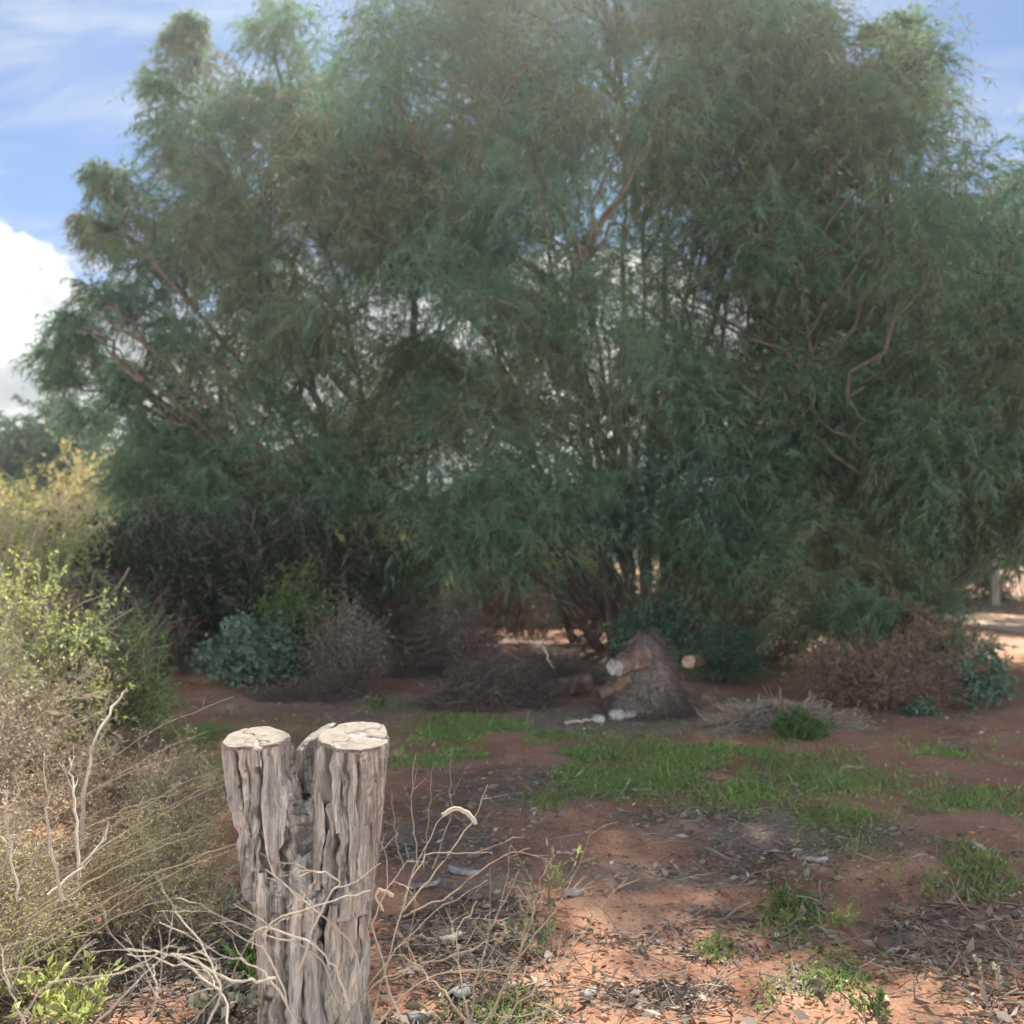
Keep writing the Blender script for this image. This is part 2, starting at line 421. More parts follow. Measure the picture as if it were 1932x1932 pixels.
# ------------------------------------------------------------------ the tree stump
def build_stump():
    base = np.array([-0.685, 3.32, 0.0])
    root = thing('tree_stump', 'weathered grey forked tree stump, sawn flat across both prongs', 'tree stump', base)
    bm = bmesh.new()
    def tube(rows, k=40, lob=None, seed=0):
        rings = []
        for (cx, cy, z, rx, ry, tx, ty) in rows:
            ring = []
            for a in range(k):
                th = 2 * math.pi * a / k
                w = 1 + .07 * math.sin(3 * th + seed) + .045 * math.sin(5 * th + 2 * seed + z * 2) + .03 * math.sin(9 * th + seed * 3)
                x, y = rx * w * math.cos(th), ry * w * math.sin(th)
                ring.append(bm.verts.new((cx + x, cy + y, z + x * tx + y * ty)))
            rings.append(ring)
        for r0, r1 in zip(rings, rings[1:]):
            for a in range(k):
                bm.faces.new((r0[a], r0[(a + 1) % k], r1[(a + 1) % k], r1[a]))
        bm.faces.new(rings[0][::-1]); bm.faces.new(rings[-1])
    # trunk flares upward into two sawn prongs and a broken stub behind
    tube([(.02, 0, -.12, .20, .19, 0, 0), (.02, 0, .12, .175, .168, 0, 0), (.015, 0, .35, .187, .165, 0, 0), (.005, .005, .48, .205, .155, 0, 0), (0, .02, .58, .195, .115, 0, 0), (0, .035, .66, .13, .07, 0, 0), (0, .045, .72, .08, .045, 0, 0)], seed=1)
    tube([(-.09, 0, .45, .12, .125, 0, 0), (-.108, -.005, .66, .125, .13, 0, 0), (-.138, -.01, .76, .12, .125, 0, 0), (-.160, -.01, .86, .106, .122, 0, 0), (-.171, -.012, .957, .108, .12, .0, .10)], seed=2.3)
    tube([(.10, 0, .40, .125, .14, 0, 0), (.118, -.005, .62, .135, .145, 0, 0), (.142, -.01, .76, .127, .14, 0, 0), (.156, -.01, .86, .117, .14, 0, 0), (.163, -.012, .962, .117, .14, -.03, .16)], seed=4.1)
    tube([(.01, .11, .5, .09, .09, 0, 0), (.0, .12, .78, .075, .08, 0, 0), (.0, .125, .89, .065, .07, 0, 0), (.02, .13, .955, .05, .055, .5, .2)], seed=5.5)
    me = bpy.data.meshes.new('stump_form'); bm.to_mesh(me); bm.free()
    tmp = bpy.data.objects.new('stump_form', me); COL.objects.link(tmp)
    rm = tmp.modifiers.new('r', 'REMESH'); rm.mode = 'VOXEL'; rm.voxel_size = .006
    sm = tmp.modifiers.new('s', 'SMOOTH'); sm.iterations = 3; sm.factor = .5
    dg = bpy.context.evaluated_depsgraph_get()
    m2 = bpy.data.meshes.new_from_object(tmp.evaluated_get(dg))
    bpy.data.objects.remove(tmp)
    n = len(m2.vertices)
    co = np.empty(n * 3, np.float32); m2.vertices.foreach_get('co', co); co = co.reshape(-1, 3).astype(float)
    no = np.empty(n * 3, np.float32); m2.vertices.foreach_get('normal', no); no = no.reshape(-1, 3).astype(float)
    x, y, z = co.T
    side = np.clip(1 - np.abs(no[:, 2]) * 1.3, 0, 1)
    ang = np.arctan2(y, x) + .12 * np.sin(z * 7)
    wob = (fbm(z * 5, ang * 3, 71, 3) - .5) * .5
    u = ang * 7.5 + x * 20 + wob * 2
    r1 = 1 - np.abs(2 * vn2(u, z * 2.2, 5) - 1)              # long furrows between plates
    r2 = 1 - np.abs(2 * vn2(u * 2.3, z * 4.5, 6) - 1)
    r3 = 1 - np.abs(2 * vn2(u * 5.5, z * 9, 8) - 1)
    plate = vn2(u * .9, z * 3.2, 9)
    d = -.030 * np.clip((r1 - .74) / .26, 0, 1) ** 1.2 - .014 * np.clip((r2 - .66) / .34, 0, 1) ** 1.2 - .005 * r3 ** 3
    d += .012 * (plate - .5) + .004 * (fbm(u * 3, z * 30, 13, 3) - .5)
    step = np.floor(vn2(u * .8, z * 1.6, 23) * 5) / 5
    d += .012 * (step - .4)
    front = np.clip(-no[:, 1] * 2, 0, 1)
    def crack(pts, wdt, dep):
        zz = np.array([p[0] for p in pts]); xx = np.array([p[1] for p in pts])
        o = np.argsort(zz)
        cx = np.interp(z, zz[o], xx[o]) + .006 * np.sin(z * 40) + .004 * np.sin(z * 91)
        ins = (z > zz.min()) & (z < zz.max())
        return -dep * np.exp(-((x - cx) / wdt) ** 2) * front * ins
    d += crack([(.76, -.012), (.70, -.02), (.60, -.045), (.45, -.05), (.2, -.045), (-.1, -.06)], .011, .085)
    d += crack([(.74, -.005), (.66, .0), (.60, .02)], .018, .06)
    d += crack([(.97, .085), (.82, .07), (.62, .055), (.48, .05)], .010, .05)
    d += crack([(.40, .10), (.22, .125), (.0, .135)], .015, .07)
    d += crack([(.74, -.20), (.64, -.19), (.5, -.175), (.35, -.165)], .010, .06)
    d += crack([(.94, .15), (.78, .16), (.6, .17)], .008, .035)
    d += crack([(.2, -.10), (.0, -.12)], .014, .055)
    for pts_ in ([(.93, -.205), (.8, -.19), (.66, -.165)], [(.88, -.13), (.72, -.12), (.52, -.10)], [(.90, .20), (.7, .19), (.5, .17)], [(.76, .115), (.55, .11), (.33, .085)], [(.52, -.125), (.25, -.115)], [(.46, .0), (.2, .02), (.05, .03)], [(.86, .105), (.72, .10)]):
        d += crack(pts_, .0085, .06)
    # broken notch on the left flank where a slab of bark has fallen off
    d -= .016 * np.exp(-((z - .66) / .02) ** 2) * (x < -.17)
    co += no * (d * side)[:, None]
    # rough wood in the fork
    m2.vertices.foreach_set('co', co.astype(np.float32).ravel())
    m2.polygons.foreach_set('use_smooth', np.ones(len(m2.polygons), bool))
    m2.update()
    m, nn, out = mat('weathered_stump_wood')
    v = nn.nodes.new('ShaderNodeTexCoord').outputs['Object']
    c1 = ramp(nn, noise(nn, 9, 6, v, .6, (4, 4, .45)), [(.35, (.06, .05, .04)), (.43, (.24, .22, .195)), (.54, (.43, .41, .38)), (.66, (.68, .64, .57))])
    c2 = ramp(nn, noise(nn, 5, 5, v, .6, (2, 2, .6)), [(.36, (.30, .235, .18)), (.47, (.38, .385, .395)), (.62, (.58, .54, .46))])
    cc = nmix(nn, .4, c1, c2)
    fine = ramp(nn, noise(nn, 34, 8, v, .75, (5, 5, .2)), [(.36, (.30, .24, .19)), (.47, (.9, .88, .86)), (.6, (1.1, 1.1, 1.08)), (.75, (1.3, 1.28, 1.24))])
    mx = nn.nodes.new('ShaderNodeMix'); mx.data_type = 'RGBA'; mx.blend_type = 'MULTIPLY'; mx.inputs[0].default_value = .85
    nn.links.new(cc, mx.inputs[6]); nn.links.new(fine, mx.inputs[7])
    b = nn.nodes.new('ShaderNodeBsdfPrincipled'); b.inputs['Roughness'].default_value = .85; b.inputs['Specular IOR Level'].default_value = .2
    nn.links.new(mx.outputs[2], b.inputs['Base Color'])
    bu = nn.nodes.new('ShaderNodeBump'); bu.inputs['Strength'].default_value = 1.0; bu.inputs['Distance'].default_value = .014
    nn.links.new(noise(nn, 26, 9, v, .72, (5, 5, .22)), bu.inputs['Height']); nn.links.new(bu.outputs[0], b.inputs['Normal'])
    nn.links.new(b.outputs[0], out.inputs[0])
    m2.materials.clear(); m2.materials.append(m)
    o = bpy.data.objects.new('trunk', m2); COL.objects.link(o); o.parent = root
    # sawn faces
    cm, nn, out = mat('sawn_face_wood')
    v = nn.nodes.new('ShaderNodeTexCoord').outputs['Object']
    wv = nn.nodes.new('ShaderNodeTexWave'); wv.wave_type = 'RINGS'; wv.rings_direction = 'Z'
    wv.inputs['Scale'].default_value = 55; wv.inputs['Distortion'].default_value = 5; wv.inputs['Detail'].default_value = 4
    nn.links.new(v, wv.inputs[0])
    a = ramp(nn, wv.outputs['Fac'], [(.15, (.055, .042, .03)), (.5, (.135, .11, .08)), (.85, (.185, .155, .115))])
    s2 = ramp(nn, noise(nn, 22, 6, v), [(.38, (.035, .025, .018)), (.47, (.12, .096, .07)), (.66, (.19, .16, .12))])
    b = nn.nodes.new('ShaderNodeBsdfPrincipled'); b.inputs['Roughness'].default_value = .8
    nn.links.new(nmix(nn, .5, a, s2), b.inputs['Base Color']); nn.links.new(b.outputs[0], out.inputs[0])
    def face(cx, cy, zc, rx, ry, tx, ty, seed, hole=None, notch=None):
        mb = MB(); K = 180; rr = np.linspace(0, 1, 30)
        th = np.arange(K) * 2 * math.pi / K
        w = 1 + .06 * np.sin(3 * th + seed) + .035 * np.sin(5 * th + 2 * seed + zc * 2) + .02 * np.sin(9 * th + seed * 3) + .012 * rng.normal(size=K)
        if notch is not None:
            w = w - notch[1] * np.exp(-((np.angle(np.exp(1j * (th - notch[0])))) / .12) ** 2)
        P = []
        for r in rr:
            x_ = rx * w * r * np.cos(th) * .985; y_ = ry * w * r * np.sin(th) * .985
            zz = x_ * tx + y_ * ty + .004 + .004 * (fbm(x_ * 60 + 7, y_ * 60 + 3, 31, 3) - .5) - (.010 if r > .99 else 0)
            for ca, cd in ((seed, .006), (seed + 1.9, .004), (seed + 3.1, .007), (seed + 4.6, .003)):
                da = np.angle(np.exp(1j * (th - ca -   .22 * math.sin(r * 9 + seed))))
                zz = zz - cd * np.exp(-(da * max(r, .08) / .022) ** 2) * min(1, r * 3)
            if hole is not None:
                zz = zz - hole[2] * np.exp(-(((x_ - hole[0]) / hole[3]) ** 2 + ((y_ - hole[1]) / hole[3]) ** 2))
            if notch is not None:
                zz = zz - .012 * np.exp(-((np.angle(np.exp(1j * (th - notch[0])))) / (.10 / max(r, .15))) ** 2) * min(1., max(0., (r - .12) * 2.5))
            P.append(np.stack([x_, y_, zz], -1))
        P = np.concatenate(P)
        i_, j_ = np.meshgrid(np.arange(K), np.arange(len(rr) - 1))
        q = np.stack([j_ * K + i_, j_ * K + (i_ + 1) % K, (j_ + 1) * K + (i_ + 1) % K, (j_ + 1) * K + i_], -1).reshape(-1, 4)
        mb.add(P, q)
        f = mb.build('cut_face', cm, root)
        f.location = (cx, cy, zc)
        return f
    tag(face(-.171, -.012, .959, .108, .12, .0, .10, 2.3, None, (-1.25, .16)), 'pale sawn top of the smaller left prong')
    tag(face(.163, -.012, .964, .117, .14, -.03, .16, 4.1, (.005, .02, .03, .022), (-.2, .12)), 'pale sawn top with small hollow in its heart')
    # loose plates of bark still clinging to the sides
    for (cx, z0, z1, wd, tl) in [(.06, .50, .80, .040, .0), (.215, .45, .70, .035, -.03), (.175, .52, .90, .03, 0), (.11, .08, .45, .045, 0), (-.12, .12, .55, .05, .0), (.0, .1, .5, .045, .0), (.20, .1, .4, .03, 0), (-.10, .62, .92, .045, -.02), (.12, .68, .94, .03, 0)]:
        K = 14
        t = np.linspace(0, 1, K); zs = z0 + (z1 - z0) * t
        # find the trunk's front surface at this place
        ww = wd * (1 - .5 * np.abs(2 * t - 1) ** 2) * (1 + .35 * (rng.random(K) - .5))
        rows = []
        for zz, w_ in zip(zs, ww):
            row = []
            for s_ in (-1, -.4, .4, 1):
                X_ = cx + tl * (zz - z0) + s_ * w_ / 2 + .004 * math.sin(zz * 30)
                dd = (co[:, 0] - X_) ** 2 + (co[:, 2] - zz) ** 2 + (co[:, 1] > .0) * 9
                yf = co[np.argsort(dd)[:24], 1].min()
                row.append((X_, yf - (.004 if abs(s_) < .9 else -.004), zz))
            rows.append(row)
        mb = MB(); Pv = np.array(rows).reshape(-1, 3)
        i_, j_ = np.meshgrid(np.arange(3), np.arange(K - 1)); k_ = (j_ * 4 + i_).ravel()
        mb.add(Pv, np.stack([k_, k_ + 1, k_ + 5, k_ + 4], -1))
        mb.build('bark_plate', m, root)
    return root
build_stump()

# ------------------------------------------------------------------ big drooping trees
POLY = np.array([(205, 1010), (200, 900), (245, 850), (225, 800), (290, 760), (270, 690), (330, 620), (335, 520), (300, 430), (330, 330), (270, 245), (285, 120),
                 (350, 50), (420, 90), (440, 170), (470, 90), (470, 20), (520, -20), (560, -60), (560, -300), (1530, -300), (1545, 20), (1575, 100), (1630, 130), (1650, 40), (1700, 60),
                 (1720, 15), (1765, 40), (1788, 110), (1765, 175), (1790, 200), (1830, 260), (1932, 230), (2300, 300), (2300, 1000), (1770, 1000), (1790, 1170), (1700, 1215),
                 (1500, 1215), (1440, 1150), (1290, 1140), (1260, 1000), (1060, 1010), (1010, 1090), (860, 1100), (850, 1120), (740, 1130), (710, 950), (560, 950), (560, 1000), (380, 1010)], float)
GAPS = [(452, 80, 22, 90), (1600, 60, 30, 80), (500, 140, 16, 30), (430, 280, 28, 40), (330, 565, 60, 28), (690, 640, 30, 45), (680, 700, 22, 40), (770, 590, 40, 50), (850, 640, 36, 34), (920, 650, 42, 36), (1190, 585, 42, 36), (1350, 590, 60, 50),
        (1300, 690, 22, 22), (1500, 290, 22, 60), (1030, 400, 28, 26), (965, 255, 16, 22), (862, 190, 18, 28), (1375, 320, 24, 20), (1135, 865, 14, 46), (1168, 860, 14, 46), (1080, 890, 14, 30),
        (1010, 520, 26, 36), (1605, 100, 36, 40), (225, 830, 36, 22), (640, 730, 30, 40), (790, 760, 40, 30), (1445, 150, 12, 22), (1275, 880, 18, 30), (960, 470, 26, 20), (680, 840, 20, 26), (880, 800, 20, 36),
        (760, 900, 40, 24), (660, 1000, 70, 50), (1600, 360, 40, 20), (430, 200, 14, 40), (600, 180, 16, 20), (1250, 800, 16, 60), (1100, 700, 16, 40), (1420, 760, 18, 40), (560, 720, 24, 30)]
def inside(px, py, poly):
    r = np.zeros(len(px), bool); n = len(poly)
    for a in range(n):
        x1, y1 = poly[a]; x2, y2 = poly[(a + 1) % n]
        c = ((y1 > py) != (y2 > py)) & (px < (x2 - x1) * (py - y1) / (y2 - y1 + 1e-12) + x1)
        r ^= c
    return r
SUNGAPS = [((.55, 4.3), .16), ((.40, 3.35), .08), ((4.0, 7.3), .2), ((-4.05, 11.5), .3)]
def shades_gap(q):
    r = np.zeros(len(q), bool)
    for (a, b), w in SUNGAPS:
        v = q - np.array([a, b, 0.]); sv_ = np.array(sd)
        r |= np.linalg.norm(v - (v @ sv_)[:, None] * sv_, axis=1) < w + .28
    return r
def sample_crown(c, r, n, gaps=True):
    out = []; c = np.array(c); r = np.array(r)
    got = 0
    for _ in range(60):
        d = runit(800); q = c + d * r * (rng.uniform(.15, 1, (800, 1)) ** (1 / 2.2))
        px, py = project(q)
        ok = inside(px, py, POLY) & (q[:, 2] > .5) & inside(px - 50, py - 34, POLY) & inside(px + 50, py - 34, POLY)
        if gaps:
            for (a, b, w, h) in GAPS:
                ok &= ((px - a) / (w + 13)) ** 2 + ((py - b) / (h + 13)) ** 2 > 1
        ok &= ~shades_gap(q)
        out.append(q[ok]); got += ok.sum()
        if got >= n: break
    return np.concatenate(out)[:n]

def spray_foliage(mb, C, Rad, n_spray, n_needle, tints, ln=.17, wd=.014, droop=.55, slen=.6):
    C = np.asarray(C, float); N = len(C)
    Rad = np.broadcast_to(Rad, (N,))
    idx = np.repeat(np.arange(N), n_spray)
    k = len(idx)
    off = runit(k) * (rng.random((k, 1)) ** .6) * Rad[idx][:, None] * np.array([1, 1, .75])
    P0 = C[idx] + off * .85
    D = unit(off / Rad[idx][:, None] + runit(k) * .5 + np.array([0, 0, .25]))
    Ls = slen * Rad[idx] / .6 * rng.uniform(.6, 1.2, k)
    tt = rng.random((k, n_needle))
    g = droop * rng.uniform(.6, 1.4, (k, 1))
    P = P0[:, None] + D[:, None] * (Ls[:, None] * tt)[..., None]
    P[..., 2] -= g * Ls[:, None] * tt ** 2
    T = D[:, None] - np.array([0, 0, 1]) * (2 * g * tt)[..., None]
    m = k * n_needle
    Dn = unit(unit(T).reshape(-1, 3) * .55 + runit(m) * .7 + np.array([0, 0, -.4]))
    tn = np.clip(np.repeat(tints[idx], n_needle) + rng.normal(size=m) * .08 + np.repeat(rng.normal(size=k) * .10, n_needle), 0, 1)
    needles(mb, P.reshape(-1, 3), Dn, ln * rng.uniform(.6, 1.3, m), wd * rng.uniform(.7, 1.3, m), tn)
    return P0, D, Ls, g[:, 0]

def make_tree(name, label, cat, base, stems, C, Rad, tints, n_spray=54, n_needle=21, group=None, leaf='needle', bark='stem', r0=.095, ln=.16, wd=.0145, droop=.62):
    base = np.asarray(base, float)
    root = thing(name, label, cat, base, group)
    paths = []
    for (off, mid, top) in stems:
        a = base + np.array([off[0], off[1], -.15]); p = bez(a, np.asarray(mid, float), np.asarray(top, float), 16)
        p[1:-1] += rng.normal(size=(14, 3)) * .05
        paths.append(p)
    sm = [MB() for _ in paths]
    for mbx, p in zip(sm, paths):
        tubes(mbx, p, r0 * np.linspace(1, .18, 16) * rng.uniform(.5, 1.1), 8)
    allp = np.stack(paths)
    for c, r in zip(C, np.broadcast_to(Rad, (len(C),))):
        dz = c[2] - allp[..., 2]; dh = np.hypot(c[0] - allp[..., 0], c[1] - allp[..., 1])
        cost = np.abs(dz - .45 * dh - .3) + .55 * dh
        s, q = np.unravel_index(np.argmin(cost), cost.shape)
        a = allp[s, q]
        m = (a + c) / 2 + np.array([0, 0, .12 * np.linalg.norm(c - a)])
        p = bez(a, m, c, 7); p[1:-1] += rng.normal(size=(5, 3)) * .05
        tubes(sm[s], p, np.linspace(min(.045, .012 + .012 * np.linalg.norm(c - a)), .008, 7), 4)
        tw = grow(np.repeat(c[None], 5, 0), runit(5) + np.array([0, 0, .2]), r * 1.1, 4, .25, -.12)
        needles(sm[s], tw[:, 0], unit(tw[:, 4] - tw[:, 0]), np.linalg.norm(tw[:, 4] - tw[:, 0], axis=1), .012, .5)
    for mbx in sm: mbx.build('trunk', M[bark], root, loc=base)
    cb = MB()
    spray_foliage(cb, C, Rad, n_spray, n_needle, tints, ln, wd, droop)
    cb.build('crown', M[leaf], root, smooth=False, loc=base)
    return root
def clump_tint(C, seed):
    return np.clip(.58 + 1.45 * (fbm(C[:, 0] * .5 + seed, C[:, 2] * .5 + C[:, 1] * .3, seed, 3) - .47) + rng.normal(size=len(C)) * .2, 0, 1)

# central tree: many stems fanning out of one base
A = at(1205, 1228, 15.0); A[2] = 0
def tp(px, py, Y): return at(px, py, Y)
stemsA = [((-.35, -.1), tp(1130, 980, 15), tp(1040, 330, 14.6)), ((-.15, .1), tp(1190, 900, 15), tp(1170, 100, 15.3)), ((.05, -.1), tp(1225, 900, 15), tp(1290, 0, 15)),
          ((.25, .1), tp(1270, 900, 15.2), tp(1440, 150, 15.6)), ((-.5, 0), tp(1060, 940, 14.6), tp(850, 420, 14)), ((.4, -.1), tp(1330, 900, 14.7), tp(1580, 480, 13.6)),
          ((-.2, .3), tp(1150, 850, 15.6), tp(930, 100, 16.4)), ((.1, .35), tp(1240, 700, 16), tp(1350, 300, 17)), ((-.05, -.3), tp(1180, 950, 14.6), tp(1100, 500, 12.6)), ((.55, .1), tp(1400, 850, 15.3), tp(1500, 200, 14.5)),
          ((.0, .2), tp(1160, 950, 15), tp(1135, 480, 14.8)), ((.2, -.2), tp(1210, 930, 14.8), tp(1215, 420, 14.4)), ((.3, 0), tp(1250, 930, 15), tp(1330, 450, 14.8)), ((-.1, .1), tp(1180, 950, 15), tp(1075, 560, 14.5)), ((.35, .2), tp(1290, 930, 15.2), tp(1390, 520, 15))]
CA = sample_crown((1.6, 15, 8.2), (4.3, 4.2, 8.6), 425)
# weeping boughs low in front of the stems
low = at(np.array([880, 920, 960, 1010, 900, 960, 1000, 1060, 860, 800, 1330, 1400, 940, 1010, 1080, 840]), np.array([1030, 1010, 1000, 980, 930, 880, 800, 870, 900, 980, 1050, 1000, 960, 900, 940, 820]), rng.uniform(11.8, 13.2, 16))
CA = np.concatenate([CA, low])
make_tree('drooping_tree', 'large many-stemmed drooping tree standing behind the cut log and brush piles', 'tree', A, stemsA, CA, rng.uniform(.5, .85, len(CA)), clump_tint(CA, 5), group='large drooping trees along the clearing', bark='redstem')

# left tree
B = at(800, 1210, 16.5); B[2] = 0
stemsB = [((-.2, 0), tp(690, 880, 16.2), tp(420, 480, 15)), ((0, 0), tp(700, 800, 16.5), tp(520, 120, 16)), ((-.1, -.2), tp(640, 850, 15.8), tp(370, 160, 15)),
          ((-.3, -.1), tp(560, 900, 15.5), tp(270, 720, 14.2)), ((.2, .1), tp(800, 700, 16.8), tp(720, 150, 17)), ((-.2, -.3), tp(600, 800, 14.8), tp(230, 420, 14.4)), ((-.2, -.4), tp(520, 800, 14.8), tp(180, 590, 14))]
CB = sample_crown((-3.9, 16, 4.9), (3.5, 3.4, 4.9), 205)
hand = [(370, 110, 60), (350, 185, 70), (415, 225, 60), (310, 245, 42), (365, 305, 60), (335, 70, 30), (362, 40, 22), (300, 150, 30), (500, 60, 50), (520, 25, 40), (560, 120, 70), (480, 190, 45),
        (230, 350, 52), (192, 330, 28), (245, 420, 66), (185, 445, 36), (305, 415, 66), (330, 500, 60), (255, 500, 42), (160, 420, 22), (180, 560, 40), (240, 575, 44), (300, 620, 44), (130, 605, 36), (108, 660, 36), (150, 640, 40),
        (115, 720, 30), (150, 780, 32), (205, 690, 30), (280, 700, 60), (240, 760, 44), (235, 900, 44), (290, 830, 66), (255, 960, 54), (330, 950, 70), (400, 960, 70), (480, 960, 70), (350, 760, 70), (350, 640, 60), (420, 420, 70), (420, 360, 60), (440, 560, 70)]
hp = np.array(hand, float)
hp = np.concatenate([hp, hp + rng.normal(size=hp.shape) * [16, 16, 0] + [14, 14, 0]])
Hd = at(hp[:, 0], hp[:, 1], rng.uniform(14.8, 16.2, len(hp)))
lowb = at(np.array([700, 745, 790, 830, 720, 770, 820, 660, 690, 850]), np.array([1000, 1040, 1075, 1090, 930, 960, 1000, 900, 860, 1040]), rng.uniform(14.2, 15.6, 10))
CB = np.concatenate([CB, lowb])
CB2 = np.concatenate([CB, Hd]); RB = np.concatenate([rng.uniform(.5, .85, len(CB)), hp[:, 2] / 1855 * 15.5 * 1.05])
make_tree('drooping_tree', 'large drooping tree with boughs reaching left against the cloud', 'tree', B, stemsB, CB2, RB, clump_tint(CB2, 8), group='large drooping trees along the clearing')

# right tree, nearest to the camera
Cc = at(1700, 1265, 13.4); Cc[2] = 0
stemsC = [((0, 0), tp(1700, 900, 13.6), tp(1650, 300, 14)), ((.2, .1), tp(1800, 900, 13.8), tp(1900, 420, 14)), ((-.2, 0), tp(1600, 950, 13.4), tp(1500, 520, 12.6)), ((.2, -.2), tp(1800, 860, 13), tp(1990, 560, 12.6)), ((-.1, -.2), tp(1650, 1000, 12.8), tp(1600, 750, 11.8)), ((.1, .3), tp(1750, 700, 14.6), tp(1730, 140, 15))]
CC = sample_crown((6.0, 13.6, 5.2), (4.0, 3.4, 7.0), 270)
hand = [(1720, 60, 36), (1745, 110, 40), (1690, 110, 36), (1660, 150, 40), (1740, 170, 40), (1700, 40, 24), (1650, 60, 24), (1600, 200, 60), (1680, 220, 60), (1560, 1130, 60), (1620, 1160, 56), (1680, 1140, 60), (1740, 1100, 60), (1500, 1080, 60), (1640, 1060, 60), (1580, 1040, 60), (1540, 1000, 60), (1700, 1000, 60), (1800, 880, 70), (1860, 850, 70), (1880, 760, 70), (1500, 1180, 34), (1570, 1170, 34), (1640, 1160, 34), (1705, 1165, 32), (1750, 1120, 36)]
hp = np.array(hand, float)
Hd = at(hp[:, 0], hp[:, 1], np.where(hp[:, 1] < 300, rng.uniform(14, 15.2, len(hp)), np.where(hp[:, 1] > 1145, rng.uniform(9.9, 10.6, len(hp)), rng.uniform(10.8, 12.4, len(hp)))))
CC2 = np.concatenate([CC, Hd]); RC = np.concatenate([rng.uniform(.5, .85, len(CC)), hp[:, 2] / 1855 * 12.6 * 1.1])
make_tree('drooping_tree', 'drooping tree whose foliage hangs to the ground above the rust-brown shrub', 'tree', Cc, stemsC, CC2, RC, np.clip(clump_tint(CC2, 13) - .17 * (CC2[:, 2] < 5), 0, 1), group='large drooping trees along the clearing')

# trees behind, at the right
def ball_tree(name, label, base, h, w, n=60, leaf='far_leaf', group=None, ln=.3, wd=.09, ns=14, nn=16, zb=.3, tl=(0, 1)):
    base = np.array([base[0], base[1], 0.0])
    d = runit(n) * (rng.random((n, 1)) ** .45)
    C = base + np.array([0, 0, h * (.5 + zb / 2)]) + d * np.array([w / 2, w / 2, h * (1 - zb) / 2]) * .88
    st = [((rng.normal() * .2, rng.normal() * .2), base + np.array([rng.normal() * .3, 0, h * .4]), base + np.array([rng.normal() * w * .2, rng.normal() * w * .2, h * .85])) for _ in range(3)]
    return make_tree(name, label, 'tree', base, st, C, rng.uniform(.10, .17, n) * w, rng.uniform(tl[0], tl[1], n), ns, nn, group, leaf, 'stem', .12, ln, wd, .3)
g_bt = 'trees standing beyond the clearing'
ball_tree('tree', 'dark green tree showing over the right crown edge, beside the small cloud', (10.6, 24), 11.2, 4.4, 90, 'needle', g_bt, .28, .06, 20, 20)
ball_tree('tree', 'feathery tree at the far right edge below the small cloud', (14.6, 26), 12.4, 5.4, 100, 'needle', g_bt, .28, .06, 20, 20)
ball_tree('tree', 'brighter green bushy tree at the right edge above the fence post', (11.9, 19.5), 7.2, 5.0, 110, 'green_leaf', g_bt, .18, .06, 22, 20, .34)
ball_tree('tree', 'blue-green tree on the left skyline above the orange-tipped shrub', (-19.3, 40), 7.9, 7.0, 80, 'far_leaf', g_bt)
ball_tree('tree', 'rounded tree at the left edge on the skyline', (-23.5, 41), 7.5, 7.0, 80, 'far_leaf', g_bt)
ball_tree('tree', 'paler tree on the left skyline next to the bough tips', (-15.8, 44), 6.8, 5.2, 60, 'far_leaf', g_bt)
ball_tree('tree', 'dark tree in shade behind the fence post at the right edge', (12.2, 31.5), 9.0, 7.5, 110, 'needle', g_bt, .28, .06, 20, 20, .16)
for (x, y, h, w, lab) in [(-9, 52, 5, 9, 'distant scrub tree glimpsed low beyond the left drooping tree'), (-2, 58, 5.5, 9, 'distant scrub tree glimpsed in the gap left of the central stems'), (5, 55, 5, 9, 'distant scrub tree glimpsed low between the central red stems'), (12, 50, 5.5, 8, 'distant scrub tree glimpsed behind the right drooping tree')]:
    ball_tree('tree', lab, (x, y), h, w, 40, 'far_leaf', 'scrub trees glimpsed between the stems', .4, .14, 12, 12, .1)

# distant woodland beyond everything
fb = MB()
nC = 700
ang = rng.uniform(-1.2, 1.2, nC); rad = rng.uniform(75, 130, nC)
C = np.stack([np.sin(ang) * rad, np.cos(ang) * rad, rng.uniform(.5, 5.5, nC)], -1)
spray_foliage(fb, C, rng.uniform(1.4, 2.6, nC), 8, 10, rng.random(nC), 1.0, .5, .3)
tag(fb.build('woodland', M['far_leaf'], smooth=False), 'distant low woodland along the horizon', 'woodland', kind='stuff')

